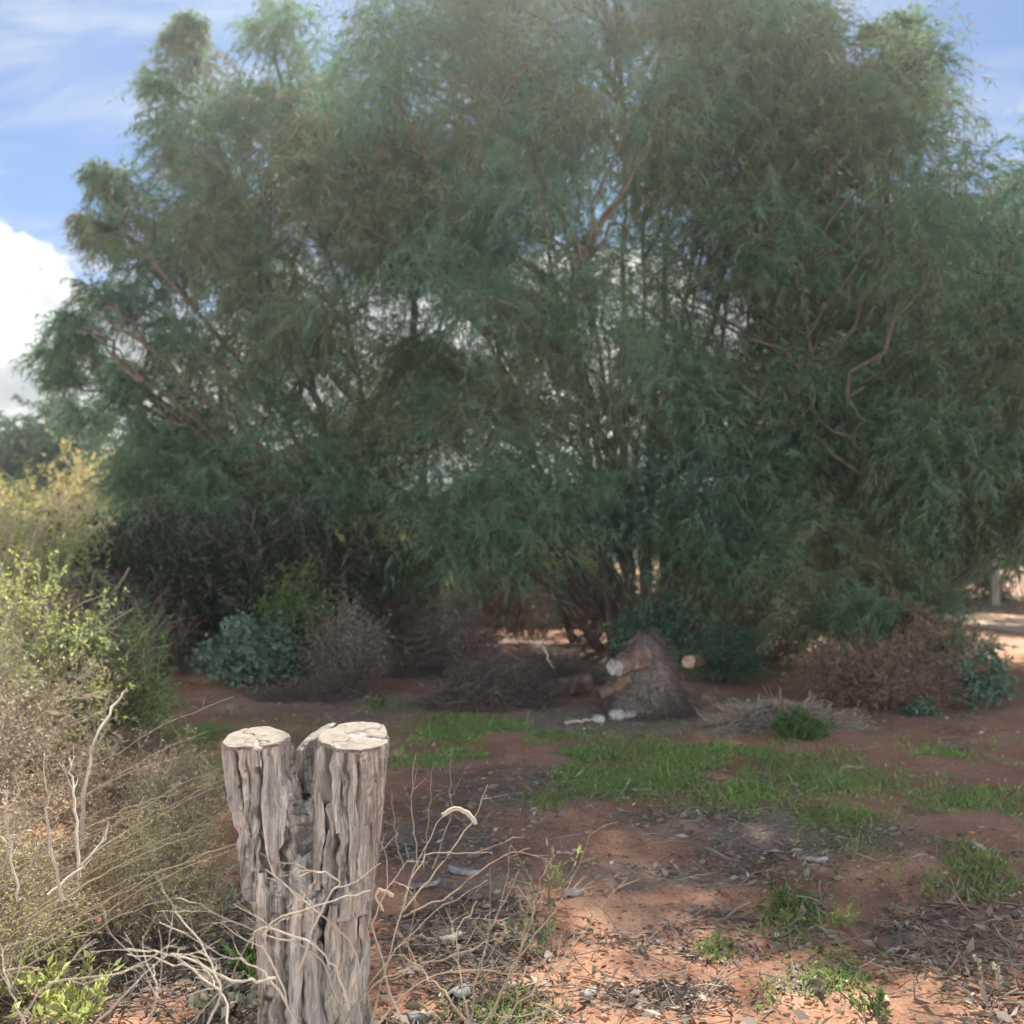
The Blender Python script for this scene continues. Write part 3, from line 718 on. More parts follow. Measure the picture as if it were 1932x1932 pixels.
# ------------------------------------------------------------------ shrubs
def shrub(name, label, cat, pos, w, d, h, leaf=None, stem='twig', n0=26, k1=6, k2=5, nl=6, ln=.05, wd=.02, tl=(0, 1), group=None, sr=.010, zmin=.25, lean=(0, 0), wig=.22, needle=False, inner=.45):
    pos = np.array([pos[0], pos[1], float(hz(pos[0], pos[1]))])
    root = thing(name, label, cat, pos, group) if leaf else None
    th = rng.uniform(0, 2 * math.pi, n0); cz = rng.uniform(zmin, 1, n0); sz = np.sqrt(np.clip(1 - cz ** 2, 0, 1))
    rr = rng.uniform(inner, 1, n0) ** .6 * (.72 + .56 * fbm(np.cos(th) * 1.4 + pos[0] * 3, np.sin(th) * 1.4 + cz * 2, 57, 2)) * rng.choice([1, 1, 1, 1, 1.18], n0)
    E = pos + np.stack([np.cos(th) * sz * w / 2 + lean[0], np.sin(th) * sz * d / 2 + lean[1], cz * h * .93], -1) * rr[:, None]
    st = pos + np.stack([np.cos(th) * w * .09, np.sin(th) * d * .09, -.03 + 0 * th], -1)
    mid = (st + E) / 2 + np.stack([0 * th, 0 * th, .12 * h + 0 * th], -1) * rng.normal(1, .6, n0)[:, None]
    t = np.linspace(0, 1, 9)[None, :, None]
    P = (1 - t) ** 2 * st[:, None] + 2 * t * (1 - t) * mid[:, None] + t * t * E[:, None]
    P[:, 1:-1] += rng.normal(size=P[:, 1:-1].shape) * h * .018
    mb = MB()
    tubes(mb, P, sr * np.linspace(1, .35, 9), 4, rng.random(n0))
    p1, d1, _ = offshoots(P, k1, .3, 1, .8)
    P1 = grow(p1, d1 + np.array([0, 0, .15]), rng.uniform(.18, .38, len(p1)) * h, 3, wig * 1.25, .02)
    tubes(mb, P1, sr * .45 * np.linspace(1, .5, 4), 3, rng.random(len(p1)))
    p2, d2, _ = offshoots(P1, k2, .2, 1, .9)
    P2 = grow(p2, d2, rng.uniform(.08, .2, len(p2)) * h, 4, wig, .0)
    t2 = rng.random(len(p2))
    for a_, b_ in (((0, 2), (2, 4)) if pos[1] < 13 else ((0, 4),)):
        v_ = P2[:, b_] - P2[:, a_]; l_ = np.linalg.norm(v_, axis=1)
        needles(mb, P2[:, a_], unit(v_), l_ * 1.15, sr * (.62 if a_ == 0 else .42), t2)
    if not leaf:
        o = mb.build(name, M[stem], None, loc=pos)
        return tag(o, label, cat, group)
    mb.build('stem', M[stem], root, loc=pos)
    lb = MB()
    p3, d3, _ = offshoots(P2, nl, .0, 1, 1.1)
    ct = np.repeat(rng.uniform(tl[0], tl[1], len(P1)), k2 * nl)
    tn = np.clip(ct + rng.normal(size=len(p3)) * .14, 0, 1)
    lv = np.repeat(rng.random(len(P1)) > .16, k2 * nl); p3, d3, tn = p3[lv], d3[lv], tn[lv]
    l_ = ln * rng.uniform(.6, 1.35, len(p3)); w_ = wd * rng.uniform(.7, 1.3, len(p3))
    (leaves if leaf in ('blue_leaf', 'green_leaf') or pos[1] < 8 else needles)(lb, p3, d3, l_, w_, tn)
    lb.build('foliage', M[leaf], root, smooth=False, loc=pos)
    return root
def gp(px, py):
    return G(px, py)[:2]

g_ls = 'shrubs filling the left side'
shrub('shrub', 'tall orange-tipped bush on the left under the skyline trees', 'shrub', (-11.6, 26), 7.5, 5, 4.3, 'orange_leaf', 'twig', 50, 8, 6, 6, .16, .06, (.2, 1), g_ls, .03)
shrub('shrub', 'wide yellow-green bush at the left edge below the skyline trees', 'shrub', (-15.6, 27), 6.5, 5, 4.1, 'yellow_leaf', 'twig', 50, 8, 6, 6, .16, .06, (.2, 1), g_ls, .03)
shrub('shrub', 'mauve-grey twiggy bush behind the lime-green bush', 'shrub', (-10.6, 21), 4.6, 4, 2.9, 'grey_leaf', 'twig', 60, 8, 7, 2, .08, .025, (0, .6), g_ls, .02)
shrub('shrub', 'lime-green bush at the left edge in full sun', 'shrub', (-6.7, 12.6), 3.4, 2.4, 2.25, 'lime_leaf', 'twig', 50, 8, 6, 6, .07, .03, (.2, 1), g_ls, .016)
shrub('shrub', 'grey-green bush beside the dark hollow under the left tree', 'shrub', (-5.3, 13.9), 1.9, 1.6, 1.85, 'grey_leaf', 'twig', 40, 7, 6, 6, .06, .022, (.2, 1), g_ls, .014)
shrub('shrub', 'brown leafless bush beside the dark hollow', 'shrub', (-5.0, 11.6), 2.2, 1.5, 1.25, 'rust_leaf', 'darktwig', 60, 8, 7, 1, .04, .012, (0, .6), g_ls, .012)
shrub('shrub', 'fresh green bush in sun at the left edge, above the dry scrub', 'shrub', (-3.75, 7.2), 1.7, 1.5, 1.32, 'lime_leaf', 'twig', 50, 8, 7, 7, .035, .012, (.1, .9), g_ls, .010)
shrub('shrub', 'small green bush tip beside the litter-covered track', 'shrub', (-3.15, 7.6), .85, .8, 1.08, 'green_leaf', 'twig', 34, 8, 7, 7, .035, .012, (.4, 1), g_ls, .008)
shrub('shrub', 'olive bush with straw-coloured tips at the left edge', 'shrub', (-3.4, 6.2), 1.8, 1.4, 1.05, 'dull_leaf', 'twig', 46, 8, 7, 5, .03, .01, (0, .7), g_ls, .009)
# dry straw-coloured scrub, nearer
shrub('dry_shrub', 'pale dry twiggy scrub at the left edge below the olive bush', 'dry shrub', (-3.0, 5.1), 1.9, 1.3, .88, 'straw_leaf', 'twig', 60, 9, 8, 4, .022, .008, (.1, .9), g_ls, .007)
shrub('dry_shrub', 'dry grey scrub mixed with green, between stump and left edge', 'dry shrub', (-2.05, 5.4), 1.3, 1.1, .62, 'straw_leaf', 'twig', 50, 9, 8, 4, .022, .008, (0, .7), g_ls, .006)
shrub('dry_shrub', 'straw-coloured scrub at the left edge, level with the stump', 'dry shrub', (-2.35, 3.95), 1.3, 1.0, .72, 'straw_leaf', 'twig', 60, 9, 8, 4, .02, .007, (.1, 1), g_ls, .006)
shrub('dry_shrub', 'low yellow-green scrub just left of the stump', 'dry shrub', (-1.6, 4.2), 1.0, .8, .52, 'dull_leaf', 'twig', 50, 8, 8, 4, .018, .005, (.1, 1), g_ls, .005)
shrub('dry_shrub', 'yellowish feathery bush in front of the straw-coloured scrub', 'dry shrub', (-1.95, 3.6), .8, .7, .58, 'dull_leaf', 'twig', 44, 9, 8, 3, .018, .005, (.3, 1), g_ls, .005)
# dark shrubs in the hollow under the left tree
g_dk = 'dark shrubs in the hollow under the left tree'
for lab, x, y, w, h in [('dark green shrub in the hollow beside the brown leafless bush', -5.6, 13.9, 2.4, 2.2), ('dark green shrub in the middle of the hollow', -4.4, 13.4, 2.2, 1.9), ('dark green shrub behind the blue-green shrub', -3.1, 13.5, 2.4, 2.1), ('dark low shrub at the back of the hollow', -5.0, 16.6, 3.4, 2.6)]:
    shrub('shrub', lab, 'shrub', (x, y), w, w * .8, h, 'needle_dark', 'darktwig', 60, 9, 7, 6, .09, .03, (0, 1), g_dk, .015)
# shrubs at the edge of the clearing
g_ce = 'small shrubs at the edge of the clearing'
p = gp(472, 1292); shrub('shrub', 'round blue-green leafy shrub at the edge of the clearing', 'shrub', p, .95, .85, .84, 'blue_leaf', 'darktwig', 44, 8, 6, 6, .05, .028, (.1, 1), g_ce, .008)
p = gp(560, 1275); shrub('shrub', 'bright green shrub directly behind the blue-green one', 'shrub', p, 1.15, .9, 1.12, 'green_leaf', 'darktwig', 44, 8, 6, 6, .05, .022, (.3, 1), g_ce, .008)
p = gp(655, 1300); shrub('dry_shrub', 'half-dead brown shrub to the right of the green shrub', 'dry shrub', p, 1.1, .9, 1.05, 'grey_leaf', 'darktwig', 60, 9, 7, 1, .035, .012, (0, .6), g_ce, .007)
p = gp(1245, 1262); shrub('shrub', 'drooping blue-green sapling behind the debris heap', 'shrub', p, 1.3, .9, .98, 'blue_leaf', 'stem', 30, 8, 6, 6, .09, .02, (0, .45), g_ce, .008)
p = gp(1375, 1290); shrub('shrub', 'low grey-green sapling beside the sawn log end', 'shrub', p, .9, .8, .75, 'needle', 'stem', 30, 7, 6, 5, .08, .015, (.5, 1), g_ce, .007)
p = gp(1660, 1335); shrub('dead_shrub', 'rust-brown dead shrub under the right drooping tree', 'dead shrub', p, 1.9, 1.2, .82, 'rust_leaf', 'redstem', 80, 9, 8, 3, .03, .012, (.1, 1), g_ce, .006)
p = gp(1580, 1318); shrub('plant', 'small pale blue-green plant in front of the rust-brown shrub', 'plant', p, .32, .3, .38, 'blue_leaf', 'stem', 16, 5, 4, 6, .04, .025, (.3, 1), g_ce, .004)
p = gp(1845, 1335); shrub('plant', 'grey-green plant at the right end of the rust-brown shrub', 'plant', p, .6, .5, .52, 'blue_leaf', 'stem', 24, 6, 5, 6, .04, .02, (.1, .7), g_ce, .005)
p = gp(1810, 1262); shrub('plant', 'pale grey-green bush behind the right end of the rust-brown shrub', 'plant', p, 1.0, .8, .68, 'grey_leaf', 'stem', 34, 7, 6, 5, .05, .02, (.1, .7), g_ce, .006)
p = gp(1738, 1348); shrub('plant', 'low flat grey-green plant at the foot of the rust-brown shrub', 'plant', p, .38, .3, .16, 'blue_leaf', 'stem', 16, 5, 4, 5, .035, .02, (.2, .8), g_ce, .004)
p = gp(1508, 1398); shrub('plant', 'bright green tuft beside the right-hand litter mound', 'plant', p, .42, .34, .24, 'green_leaf', 'stem', 30, 6, 5, 5, .035, .012, (.5, 1), g_ce, .003)
# sunlit scrub behind the stems
g_bs = 'sunlit scrub behind the stems'
for lab, x, y, w, h in [('sunlit yellow-green bush seen through the gap left of the stems', -3.9, 25, 4.0, 2.5), ('sunlit bush behind the central stems', .8, 28, 5.0, 2.4), ('sunlit bush behind the right drooping tree', 6.5, 27, 4.5, 2.6), ('dark bush in shade behind the fence post', 15.6, 29.8, 8.0, 3.2), ('yellow-tipped bush beside the banded marker post', 11.2, 30, 3.6, 2.6)]:
    shrub('shrub', lab, 'shrub', (x, y), w, w * .7, h, 'yellow_leaf' if 'yellow' in lab or 'sunlit' in lab else 'needle_dark', 'twig', 60, 8, 6, 7, .14, .06, (.1, .9), g_bs, .02, .02)
# dead undergrowth under the central tree
g_du = 'dead undergrowth beneath the central tree'
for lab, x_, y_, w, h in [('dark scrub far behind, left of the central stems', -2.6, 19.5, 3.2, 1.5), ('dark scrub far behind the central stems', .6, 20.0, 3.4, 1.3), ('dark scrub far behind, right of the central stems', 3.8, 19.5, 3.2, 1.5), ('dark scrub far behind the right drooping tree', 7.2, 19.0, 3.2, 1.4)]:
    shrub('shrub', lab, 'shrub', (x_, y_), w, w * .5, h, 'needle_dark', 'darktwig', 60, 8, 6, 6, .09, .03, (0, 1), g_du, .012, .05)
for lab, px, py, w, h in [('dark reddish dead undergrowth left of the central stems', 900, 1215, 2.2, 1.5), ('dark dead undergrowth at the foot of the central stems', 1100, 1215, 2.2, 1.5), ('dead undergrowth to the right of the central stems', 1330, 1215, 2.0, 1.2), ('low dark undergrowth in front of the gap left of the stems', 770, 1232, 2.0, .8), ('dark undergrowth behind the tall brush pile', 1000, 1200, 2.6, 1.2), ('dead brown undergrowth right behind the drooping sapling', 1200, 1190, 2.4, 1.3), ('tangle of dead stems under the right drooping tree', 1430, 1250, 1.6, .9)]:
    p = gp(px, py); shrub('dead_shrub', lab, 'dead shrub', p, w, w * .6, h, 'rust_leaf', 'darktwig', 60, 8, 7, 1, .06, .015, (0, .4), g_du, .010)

# ------------------------------------------------------------------ brush piles, logs, debris heap
def brush_pile(label, px, py, w, d, h, n, mt='darktwig', L0=.5, sr=.004):
    c = G(px, py)
    th = rng.uniform(0, 2 * math.pi, n); r = np.sqrt(rng.random(n))
    P0 = c + np.stack([np.cos(th) * r * w / 2, np.sin(th) * r * d / 2, h * (1 - r ** 2) * rng.random(n) + .01], -1)
    D = unit(np.stack([rng.normal(size=n), rng.normal(size=n) * .8, rng.normal(size=n) * .35], -1))
    Ln = L0 * rng.uniform(.4, 1.2, n)
    P = grow(P0 - D * Ln[:, None] * .4, D, Ln, 5, .22, -.03)
    P[..., 2] = np.maximum(P[..., 2], c[2] + .005)
    root = thing('brush_pile', label, 'brush pile', c, 'heaps of dead twigs at the edge of the clearing')
    mb = MB(); tubes(mb, P, sr * np.linspace(1, .5, 6), 3, rng.random(n))
    p1, d1, _ = offshoots(P, 4, .1, 1, .9)
    d1[:, 2] = np.where(p1[:, 2] < c[2] + .08, np.abs(d1[:, 2]), d1[:, 2])
    needles(mb, p1, unit(d1), rng.uniform(.05, .16, len(p1)), sr, rng.random(len(p1)))
    tag(mb.build('twigs', M[mt], root, loc=c), kind='stuff')
    return root
brush_pile('tall dark brush pile behind, left of the pale curved stick', 850, 1272, 1.5, 1.0, .95, 1300)
brush_pile('low dark brush pile in front, left of the reddish log', 930, 1335, 1.25, .8, .52, 1100)
brush_pile('loose twig pile stretching towards the debris heap', 1035, 1290, 1.2, .7, .42, 600, 'darktwig')
brush_pile('thin twig pile in front of the half-dead brown shrub', 590, 1312, 1.2, .6, .18, 350)
brush_pile('grey twig pile on the litter beside the blue-green shrub', 385, 1262, .9, .8, .22, 350, 'twig')

M['log'] = solid_mat('reddish_log_bark', [(.3, (.06, .042, .033)), (.5, (.14, .092, .07)), (.7, (.27, .20, .165))], 10, bump=1.0, bscale=18, stretch=(1, 1, 1))
M['cutpale'] = solid_mat('pale_cut_wood', [(.35, (.13, .11, .10)), (.5, (.26, .24, .225)), (.7, (.36, .335, .315))], 22, bump=.5)
M['cuttan'] = solid_mat('tan_cut_wood', [(.35, (.18, .12, .075)), (.5, (.33, .245, .16)), (.7, (.42, .33, .23))], 22, bump=.5)
def log(label, a, b, r0, r1, face=None, name='log', mt='log', cat='log'):
    a = np.asarray(a, float); b = np.asarray(b, float)
    root = thing(name, label, cat, a, 'logs and sawn wood by the brush piles')
    n = 18; K = 24
    t = np.linspace(0, 1, n)[:, None]
    P = a + (b - a) * t + (fbm(t[:, 0] * 4, t[:, 0] * 0, 7)[:, None] - .5) * r0 * .5 * np.sin(np.pi * t)
    ax = unit(b - a); s = unit(np.cross(ax, [0, 0, 1.])); u = np.cross(s, ax)
    th = np.arange(K) * 2 * math.pi / K
    rr = (r0 + (r1 - r0) * t) * (1 + .5 * (fbm(t * 4 + 0 * th + r0 * 90, np.cos(th) * 1.6 + 0 * t, 17) - .5) + .4 * (fbm(t * 5 + 0 * th, np.sin(th) * 1.6 + 5 + 0 * t, 18) - .5) + .14 * (vn2(np.sin(th) * 5 + 0 * t, t * 9 + np.cos(th) * 5, 3) - .5))
    rr[-1] *= .5
    V = P[:, None] + rr[..., None] * (np.cos(th)[None, :, None] * s + np.sin(th)[None, :, None] * u)
    i_, j_ = np.meshgrid(np.arange(K), np.arange(n - 1))
    q = np.stack([j_ * K + i_, j_ * K + (i_ + 1) % K, (j_ + 1) * K + (i_ + 1) % K, (j_ + 1) * K + i_], -1).reshape(-1, 4)
    mb = MB(); mb.add(V.reshape(-1, 3), q)
    mb.build('bark', M[mt], root, loc=a)
    if face:
        fb_ = MB(); ring = V[0] - ax * .004
        fb_.add(np.concatenate([a[None] - ax * .006 * 1.0, ring * .93 + a * .07, ring * .995 + a * .005 + ax * .008]),
                np.array([(0, 1 + (k_ + 1) % K, 1 + k_) for k_ in range(K)]))
        fb_.add(np.concatenate([ring * .93 + a * .07, ring * .995 + a * .005 + ax * .008]), np.array([(k_, (k_ + 1) % K, K + (k_ + 1) % K, K + k_) for k_ in range(K)]))
        fb_.build('cut_face', M[face], root, loc=a)
    return root
log('reddish log lying on the ground between brush pile and debris heap', G(1000, 1326) + [0, 0, .09], G(1112, 1312) + [0, .1, .11], .085, .115)
log('thick broken log leaning against the debris heap, pale sawn end towards us', at(1160, 1260, 8.72), at(1210, 1238, 9.15), .088, .115, 'cutpale')
log('reddish broken limb under the leaning log', at(1128, 1312, 8.8), at(1185, 1280, 9.1), .045, .06)
log('log lying in shade with its round tan sawn end showing', at(1300, 1249, 10.6), at(1340, 1243, 12.2), .075, .08, 'cuttan')
# debris heap
def heap(label, px, py, w, d, h, name='debris_heap', tw=1300, top='twig', offs=(0, 0)):
    c = G(px, py); root = thing(name, label, name.replace('_', ' '), c)
    n = 40; K = 48
    rr = np.linspace(0, 1, n)[:, None]; th = np.arange(K)[None] * 2 * math.pi / K
    x_ = rr * np.cos(th) * w / 2; y_ = rr * np.sin(th) * d / 2
    wob_ = 1 + .35 * (fbm(np.cos(th) * 1.5 + 9, np.sin(th) * 1.5 + px * .1, 29) - .5); x_ = x_ * wob_; y_ = y_ * wob_
    z_ = h * np.cos(np.pi / 2 * rr) ** 1.7 * (1 + 0 * th) + 0.5 * h * (fbm(x_ * 4 + 5, y_ * 4, 29) - .5) * np.sin(np.pi * rr) - .02 * rr
    x_ = x_ + offs[0] * (1 - rr); y_ = y_ + offs[1] * (1 - rr)
    i_, j_ = np.meshgrid(np.arange(K), np.arange(n - 1))
    q = np.stack([j_ * K + i_, (j_ + 1) * K + i_, (j_ + 1) * K + (i_ + 1) % K, j_ * K + (i_ + 1) % K], -1).reshape(-1, 4)
    mb = MB(); mb.add(np.stack([x_, y_, z_], -1).reshape(-1, 3), q)
    mb.build('mound', M['mulch'], root)
    ri = np.sqrt(rng.random(tw)) * .98; ti = rng.uniform(0, 2 * math.pi, tw)
    P0 = np.stack([ri * np.cos(ti) * w / 2 + offs[0] * (1 - ri), ri * np.sin(ti) * d / 2 + offs[1] * (1 - ri), h * np.cos(np.pi / 2 * ri) ** 1.7 * rng.uniform(.85, 1.12, tw) + .01], -1)
    D = unit(np.stack([np.cos(ti) * w / 2, np.sin(ti) * d / 2, -h * .9 + 0 * ti], -1) + runit(tw) * .75)
    mb2 = MB(); P = grow(P0, D, rng.uniform(.08, .24, tw), 3, .12, -.05)
    P[..., 2] = np.maximum(P[..., 2], .004)
    tubes(mb2, P, .003, 3, rng.random(tw))
    tag(mb2.build('twigs', M[top], root), kind='stuff')
    return root
M['mulch'] = solid_mat('mulch', [(.3, (.07, .055, .05)), (.5, (.14, .115, .10)), (.7, (.22, .185, .165))], 30, bump=1, bscale=50)
heap('conical grey heap of fine twigs and needles behind the leaning log', 1225, 1345, .92, .95, .72, offs=(-.02, .05), tw=2300, top='darktwig')
heap('low litter mound in front of the rust-brown shrub', 1478, 1372, 1.35, .7, .2, 'litter_mound', 900)
# white stones under the heap
M['stone'] = solid_mat('white_stone', [(.3, (.20, .19, .18)), (.5, (.36, .34, .325)), (.7, (.50, .475, .45))], 14, bump=.5)
def stone(label, px, py, s, grp, mt='stone', name='stone', cat='stone', flat=.75):
    c = G(px, py)
    bm = bmesh.new(); bmesh.ops.create_icosphere(bm, subdivisions=3, radius=1)
    v = np.array([x.co for x in bm.verts]); f = np.array([[w.index for w in q.verts] for q in bm.faces]); bm.free()
    sd_ = rng.uniform(0, 50)
    v = v * (1 + .5 * (fbm(v[:, 0:1] * 1.3 + sd_, v[:, 1:2] * 1.3 + v[:, 2:3] * 1.7, 3) - .5))
    v = np.sign(v) * np.abs(v) ** .85 * s * np.array([1, .8, flat])
    mb = MB(); mb.add(v + c + [0, 0, s * flat * .55], f)
    return tag(mb.build(name, M[mt], None, smooth=False, loc=c), label, cat, grp)
g_st = 'white stones in front of the debris heap'
for lab, a, b, s in [('upper white stone of the cluster below the leaning log', 1160, 1340, .075), ('lowest white stone of the cluster below the leaning log', 1165, 1358, .08), ('white stone at the right of the cluster below the leaning log', 1190, 1358, .07), ('flat white stone at the left of the cluster by the debris heap', 1128, 1364, .06), ('small white stone at the top left of the cluster', 1142, 1325, .045), ('whitish stone on the far right of the debris heap foot', 1262, 1356, .045)]:
    stone(lab, a, b, s, g_st)

# ------------------------------------------------------------------ sticks
def stick(label, pts, r, mt='paletwig', name='stick', cat='stick', n=18, r1=None, jit=.006, group=None):
    pts = np.asarray(pts, float)
    t = np.linspace(0, len(pts) - 1, n)
    P = np.stack([np.interp(t, np.arange(len(pts)), pts[:, a]) for a in range(3)], -1)
    for _ in range(2): P[1:-1] = (P[:-2] + 2 * P[1:-1] + P[2:]) / 4
    P[1:-1] += rng.normal(size=P[1:-1].shape) * jit
    mb = MB(); rad = np.linspace(r, r1 if r1 else r * .6, n); rad[-1] *= .4
    tubes(mb, P, rad * rng.uniform(.85, 1.15, n), 7, .6)
    return tag(mb.build(name, M[mt], None, loc=pts[0]), label, cat, group)
g_sk = 'loose sticks lying about the clearing'
stick('pale curved stick standing up from the brush pile', [at(1000, 1208, 10.6), at(1025, 1220, 10.4), at(1045, 1262, 10.2)], .014, 'paletwig', group=g_sk)
stick('thin straight pale stick lying on bare red soil', [G(1050, 1618) + [0, 0, .012], G(1102, 1619) + [0, 0, .015]], .008, 'paletwig', group=g_sk)
stick('white stick lying at the foot of the debris heap', [G(1065, 1372) + [0, 0, .02], G(1118, 1366) + [0, 0, .03]], .018, 'paletwig', group=g_sk)
stick('short grey stick on red soil beyond the green patch', [G(1590, 1448) + [0, 0, .015], G(1640, 1450) + [0, 0, .015]], .015, 'twig', group=g_sk)
stick('pale leaning stick catching sun in the dark hollow', [at(210, 1122, 12.4), at(225, 1105, 12.3), at(245, 1070, 12.2)], .02, 'tantwig', group=g_sk)
stick('dark fallen bough leaning across the gap left of the stems', [at(590, 1100, 13.8), at(640, 1055, 13.8), at(730, 1010, 14.2), at(800, 985, 14.8)], .03, 'darktwig', group=g_sk)
stick('bleached stick slanting through the left scrub', [at(150, 1620, 3.9), at(155, 1560, 3.9), at(165, 1420, 4.1), at(210, 1330, 4.3), at(240, 1300, 4.4)], .009, 'paletwig', group=g_sk)
stick('dark clod-like broken branch on the red soil at the right', [G(1790, 1408) + [0, 0, .03], G(1830, 1414) + [0, 0, .03]], .035, 'darktwig', group=g_sk)

# ------------------------------------------------------------------ dead branches around the stump
def dead_branches(label, roots, name='dead_branches', mt='paletwig', cat='dead branches', k1=4, sr=.006, group=None, kids=.5, wig=.11):
    """roots: list of pixel/depth polylines; side twigs sprout from each."""
    base = at(*roots[0][0])
    mb = MB(); paths = []
    for r in roots:
        q = np.array([at(*p) for p in r]); n = 16
        t = np.linspace(0, len(q) - 1, n)
        P = np.stack([np.interp(t, np.arange(len(q)), q[:, a]) for a in range(3)], -1)
        for _ in range(2): P[1:-1] = (P[:-2] + 2 * P[1:-1] + P[2:]) / 4
        P[1:-1] += rng.normal(size=P[1:-1].shape) * .0035
        paths.append(P)
    P = np.stack(paths)
    tubes(mb, P, sr * np.linspace(1, .45, 16) * rng.uniform(.7, 1.2, (len(P), 1)), 6, rng.uniform(.3, 1, len(P)))
    if k1:
        p1, d1, _ = offshoots(P, k1, .3, .98, .7)
        P1 = grow(p1, d1, rng.uniform(.05, .2, len(p1)) * kids * 2, 6, wig, .0)
        tubes(mb, P1, sr * .45 * np.linspace(1, .5, 7), 4, rng.uniform(.3, 1, len(p1)))
        p2, d2, _ = offshoots(P1, 2, .3, 1, .8)
        P2 = grow(p2, d2, rng.uniform(.03, .09, len(p2)) * kids * 2, 4, wig, .0)
        tubes(mb, P2, sr * .28 * np.linspace(1, .6, 5), 3, rng.uniform(.3, 1, len(p2)))
    return tag(mb.build(name, M[mt], None, loc=base), label, cat, group)
g_db = 'dead bare branches around the stump'
dead_branches('bleached arching twigs crossing in front of the stump', [
    [(640, 1890, 2.85), (600, 1790, 2.9), (520, 1770, 2.9), (380, 1710, 2.95), (330, 1695, 3.0)],
    [(650, 1900, 2.85), (690, 1810, 2.85), (600, 1720, 2.85), (560, 1690, 2.85), (500, 1640, 2.9)],
    [(660, 1910, 2.8), (640, 1830, 2.8), (590, 1780, 2.8), (480, 1740, 2.8), (475, 1790, 2.78)],
    [(560, 1930, 2.8), (520, 1840, 2.8), (480, 1760, 2.8), (560, 1715, 2.78), (660, 1690, 2.8), (700, 1680, 2.85)],
    [(560, 1930, 2.75), (500, 1830, 2.75), (420, 1800, 2.8), (300, 1740, 2.9)],
    [(560, 1840, 2.8), (620, 1690, 2.85), (650, 1665, 2.85), (600, 1640, 2.85), (555, 1655, 2.85)],
    [(760, 1930, 2.9), (720, 1820, 2.95), (700, 1735, 3.0), (735, 1660, 3.0), (760, 1670, 3.0)],
    [(520, 1845, 2.75), (440, 1855, 2.7), (330, 1800, 2.75), (240, 1790, 2.8)]], group=g_db, sr=.0034, kids=.45, k1=3)
dead_branches('pale dead branches spreading to the right of the stump', [
    [(640, 1932, 2.75), (720, 1840, 2.8), (860, 1800, 2.9), (950, 1770, 3.0)],
    [(650, 1932, 2.75), (730, 1810, 2.85), (820, 1720, 3.0), (920, 1660, 3.1)],
    [(690, 1960, 2.7), (770, 1860, 2.75), (860, 1825, 2.8), (960, 1835, 2.85), (1060, 1850, 2.9)],
    [(700, 1940, 2.75), (740, 1780, 2.9), (770, 1660, 3.1), (830, 1540, 3.3), (870, 1525, 3.35)],
    [(760, 1720, 3.0), (840, 1620, 3.2), (900, 1540, 3.4), (920, 1480, 3.5)],
    [(760, 1730, 3.0), (850, 1690, 3.1), (940, 1620, 3.2), (1000, 1600, 3.2)],
    [(760, 1700, 3.0), (800, 1610, 3.1), (880, 1610, 3.2), (930, 1610, 3.2)]], mt='tantwig', group=g_db, sr=.0029, kids=.4, k1=1)
dead_branches('thin brown bush of bare stems in front, right of the stump', [
    [(900, 1960, 2.6), (960, 1850, 2.7), (1010, 1720, 2.85), (1030, 1620, 2.95)],
    [(910, 1960, 2.6), (1000, 1880, 2.65), (1090, 1780, 2.75), (1140, 1700, 2.8)],
    [(890, 1960, 2.6), (900, 1840, 2.7), (930, 1740, 2.8), (980, 1640, 2.9)],
    [(900, 1960, 2.55), (850, 1880, 2.6), (800, 1840, 2.7), (760, 1800, 2.75)],
    [(920, 1960, 2.55), (1020, 1920, 2.6), (1100, 1860, 2.65)],
    [(905, 1960, 2.6), (980, 1800, 2.75), (1060, 1700, 2.85), (1080, 1650, 2.9)],
    [(890, 1960, 2.6), (870, 1850, 2.7), (860, 1760, 2.8), (900, 1700, 2.9)]], 'dead_shrub', 'tantwig', 'dead shrub', 5, .0030, g_db, .55)
dead_branches('bleached dead twigs in the bottom left corner', [
    [(160, 1960, 2.5), (240, 1870, 2.55), (320, 1800, 2.65), (350, 1790, 2.7)],
    [(20, 1960, 2.4), (90, 1850, 2.5), (240, 1840, 2.55), (330, 1770, 2.6)],
    [(60, 1960, 2.45), (20, 1870, 2.5), (0, 1800, 2.6)],
    [(380, 1960, 2.5), (420, 1880, 2.55), (380, 1780, 2.65), (330, 1720, 2.7)],
    [(430, 1960, 2.5), (430, 1880, 2.6), (350, 1820, 2.65), (240, 1800, 2.7)],
    [(260, 1960, 2.45), (300, 1880, 2.5), (290, 1820, 2.6)]], group=g_db, sr=.0032, kids=.45, k1=4)
st = []
for k_ in range(20):
    a = rng.uniform(0, 1); y0 = 1540 + 330 * a + rng.normal() * 20; x0 = rng.uniform(-80, 120)
    ln_ = rng.uniform(260, 460); sl = rng.uniform(-.62, -.40); dp = 3.0 + (1 - a) * .9
    x1 = x0 + ln_
    st.append([(x0, y0, dp), (x0 + ln_ * .35, y0 + ln_ * .35 * sl * 1.1, dp + .08), (x0 + ln_ * .7, y0 + ln_ * .7 * sl * 1.05, dp + .15), (x1, y0 + ln_ * sl * .93, dp + .2)])
dead_branches('long dry stalks leaning right towards the top of the stump', st, 'dry_stalks', 'tantwig', 'dry stalks', 2, .0028, g_db, .35, .1)
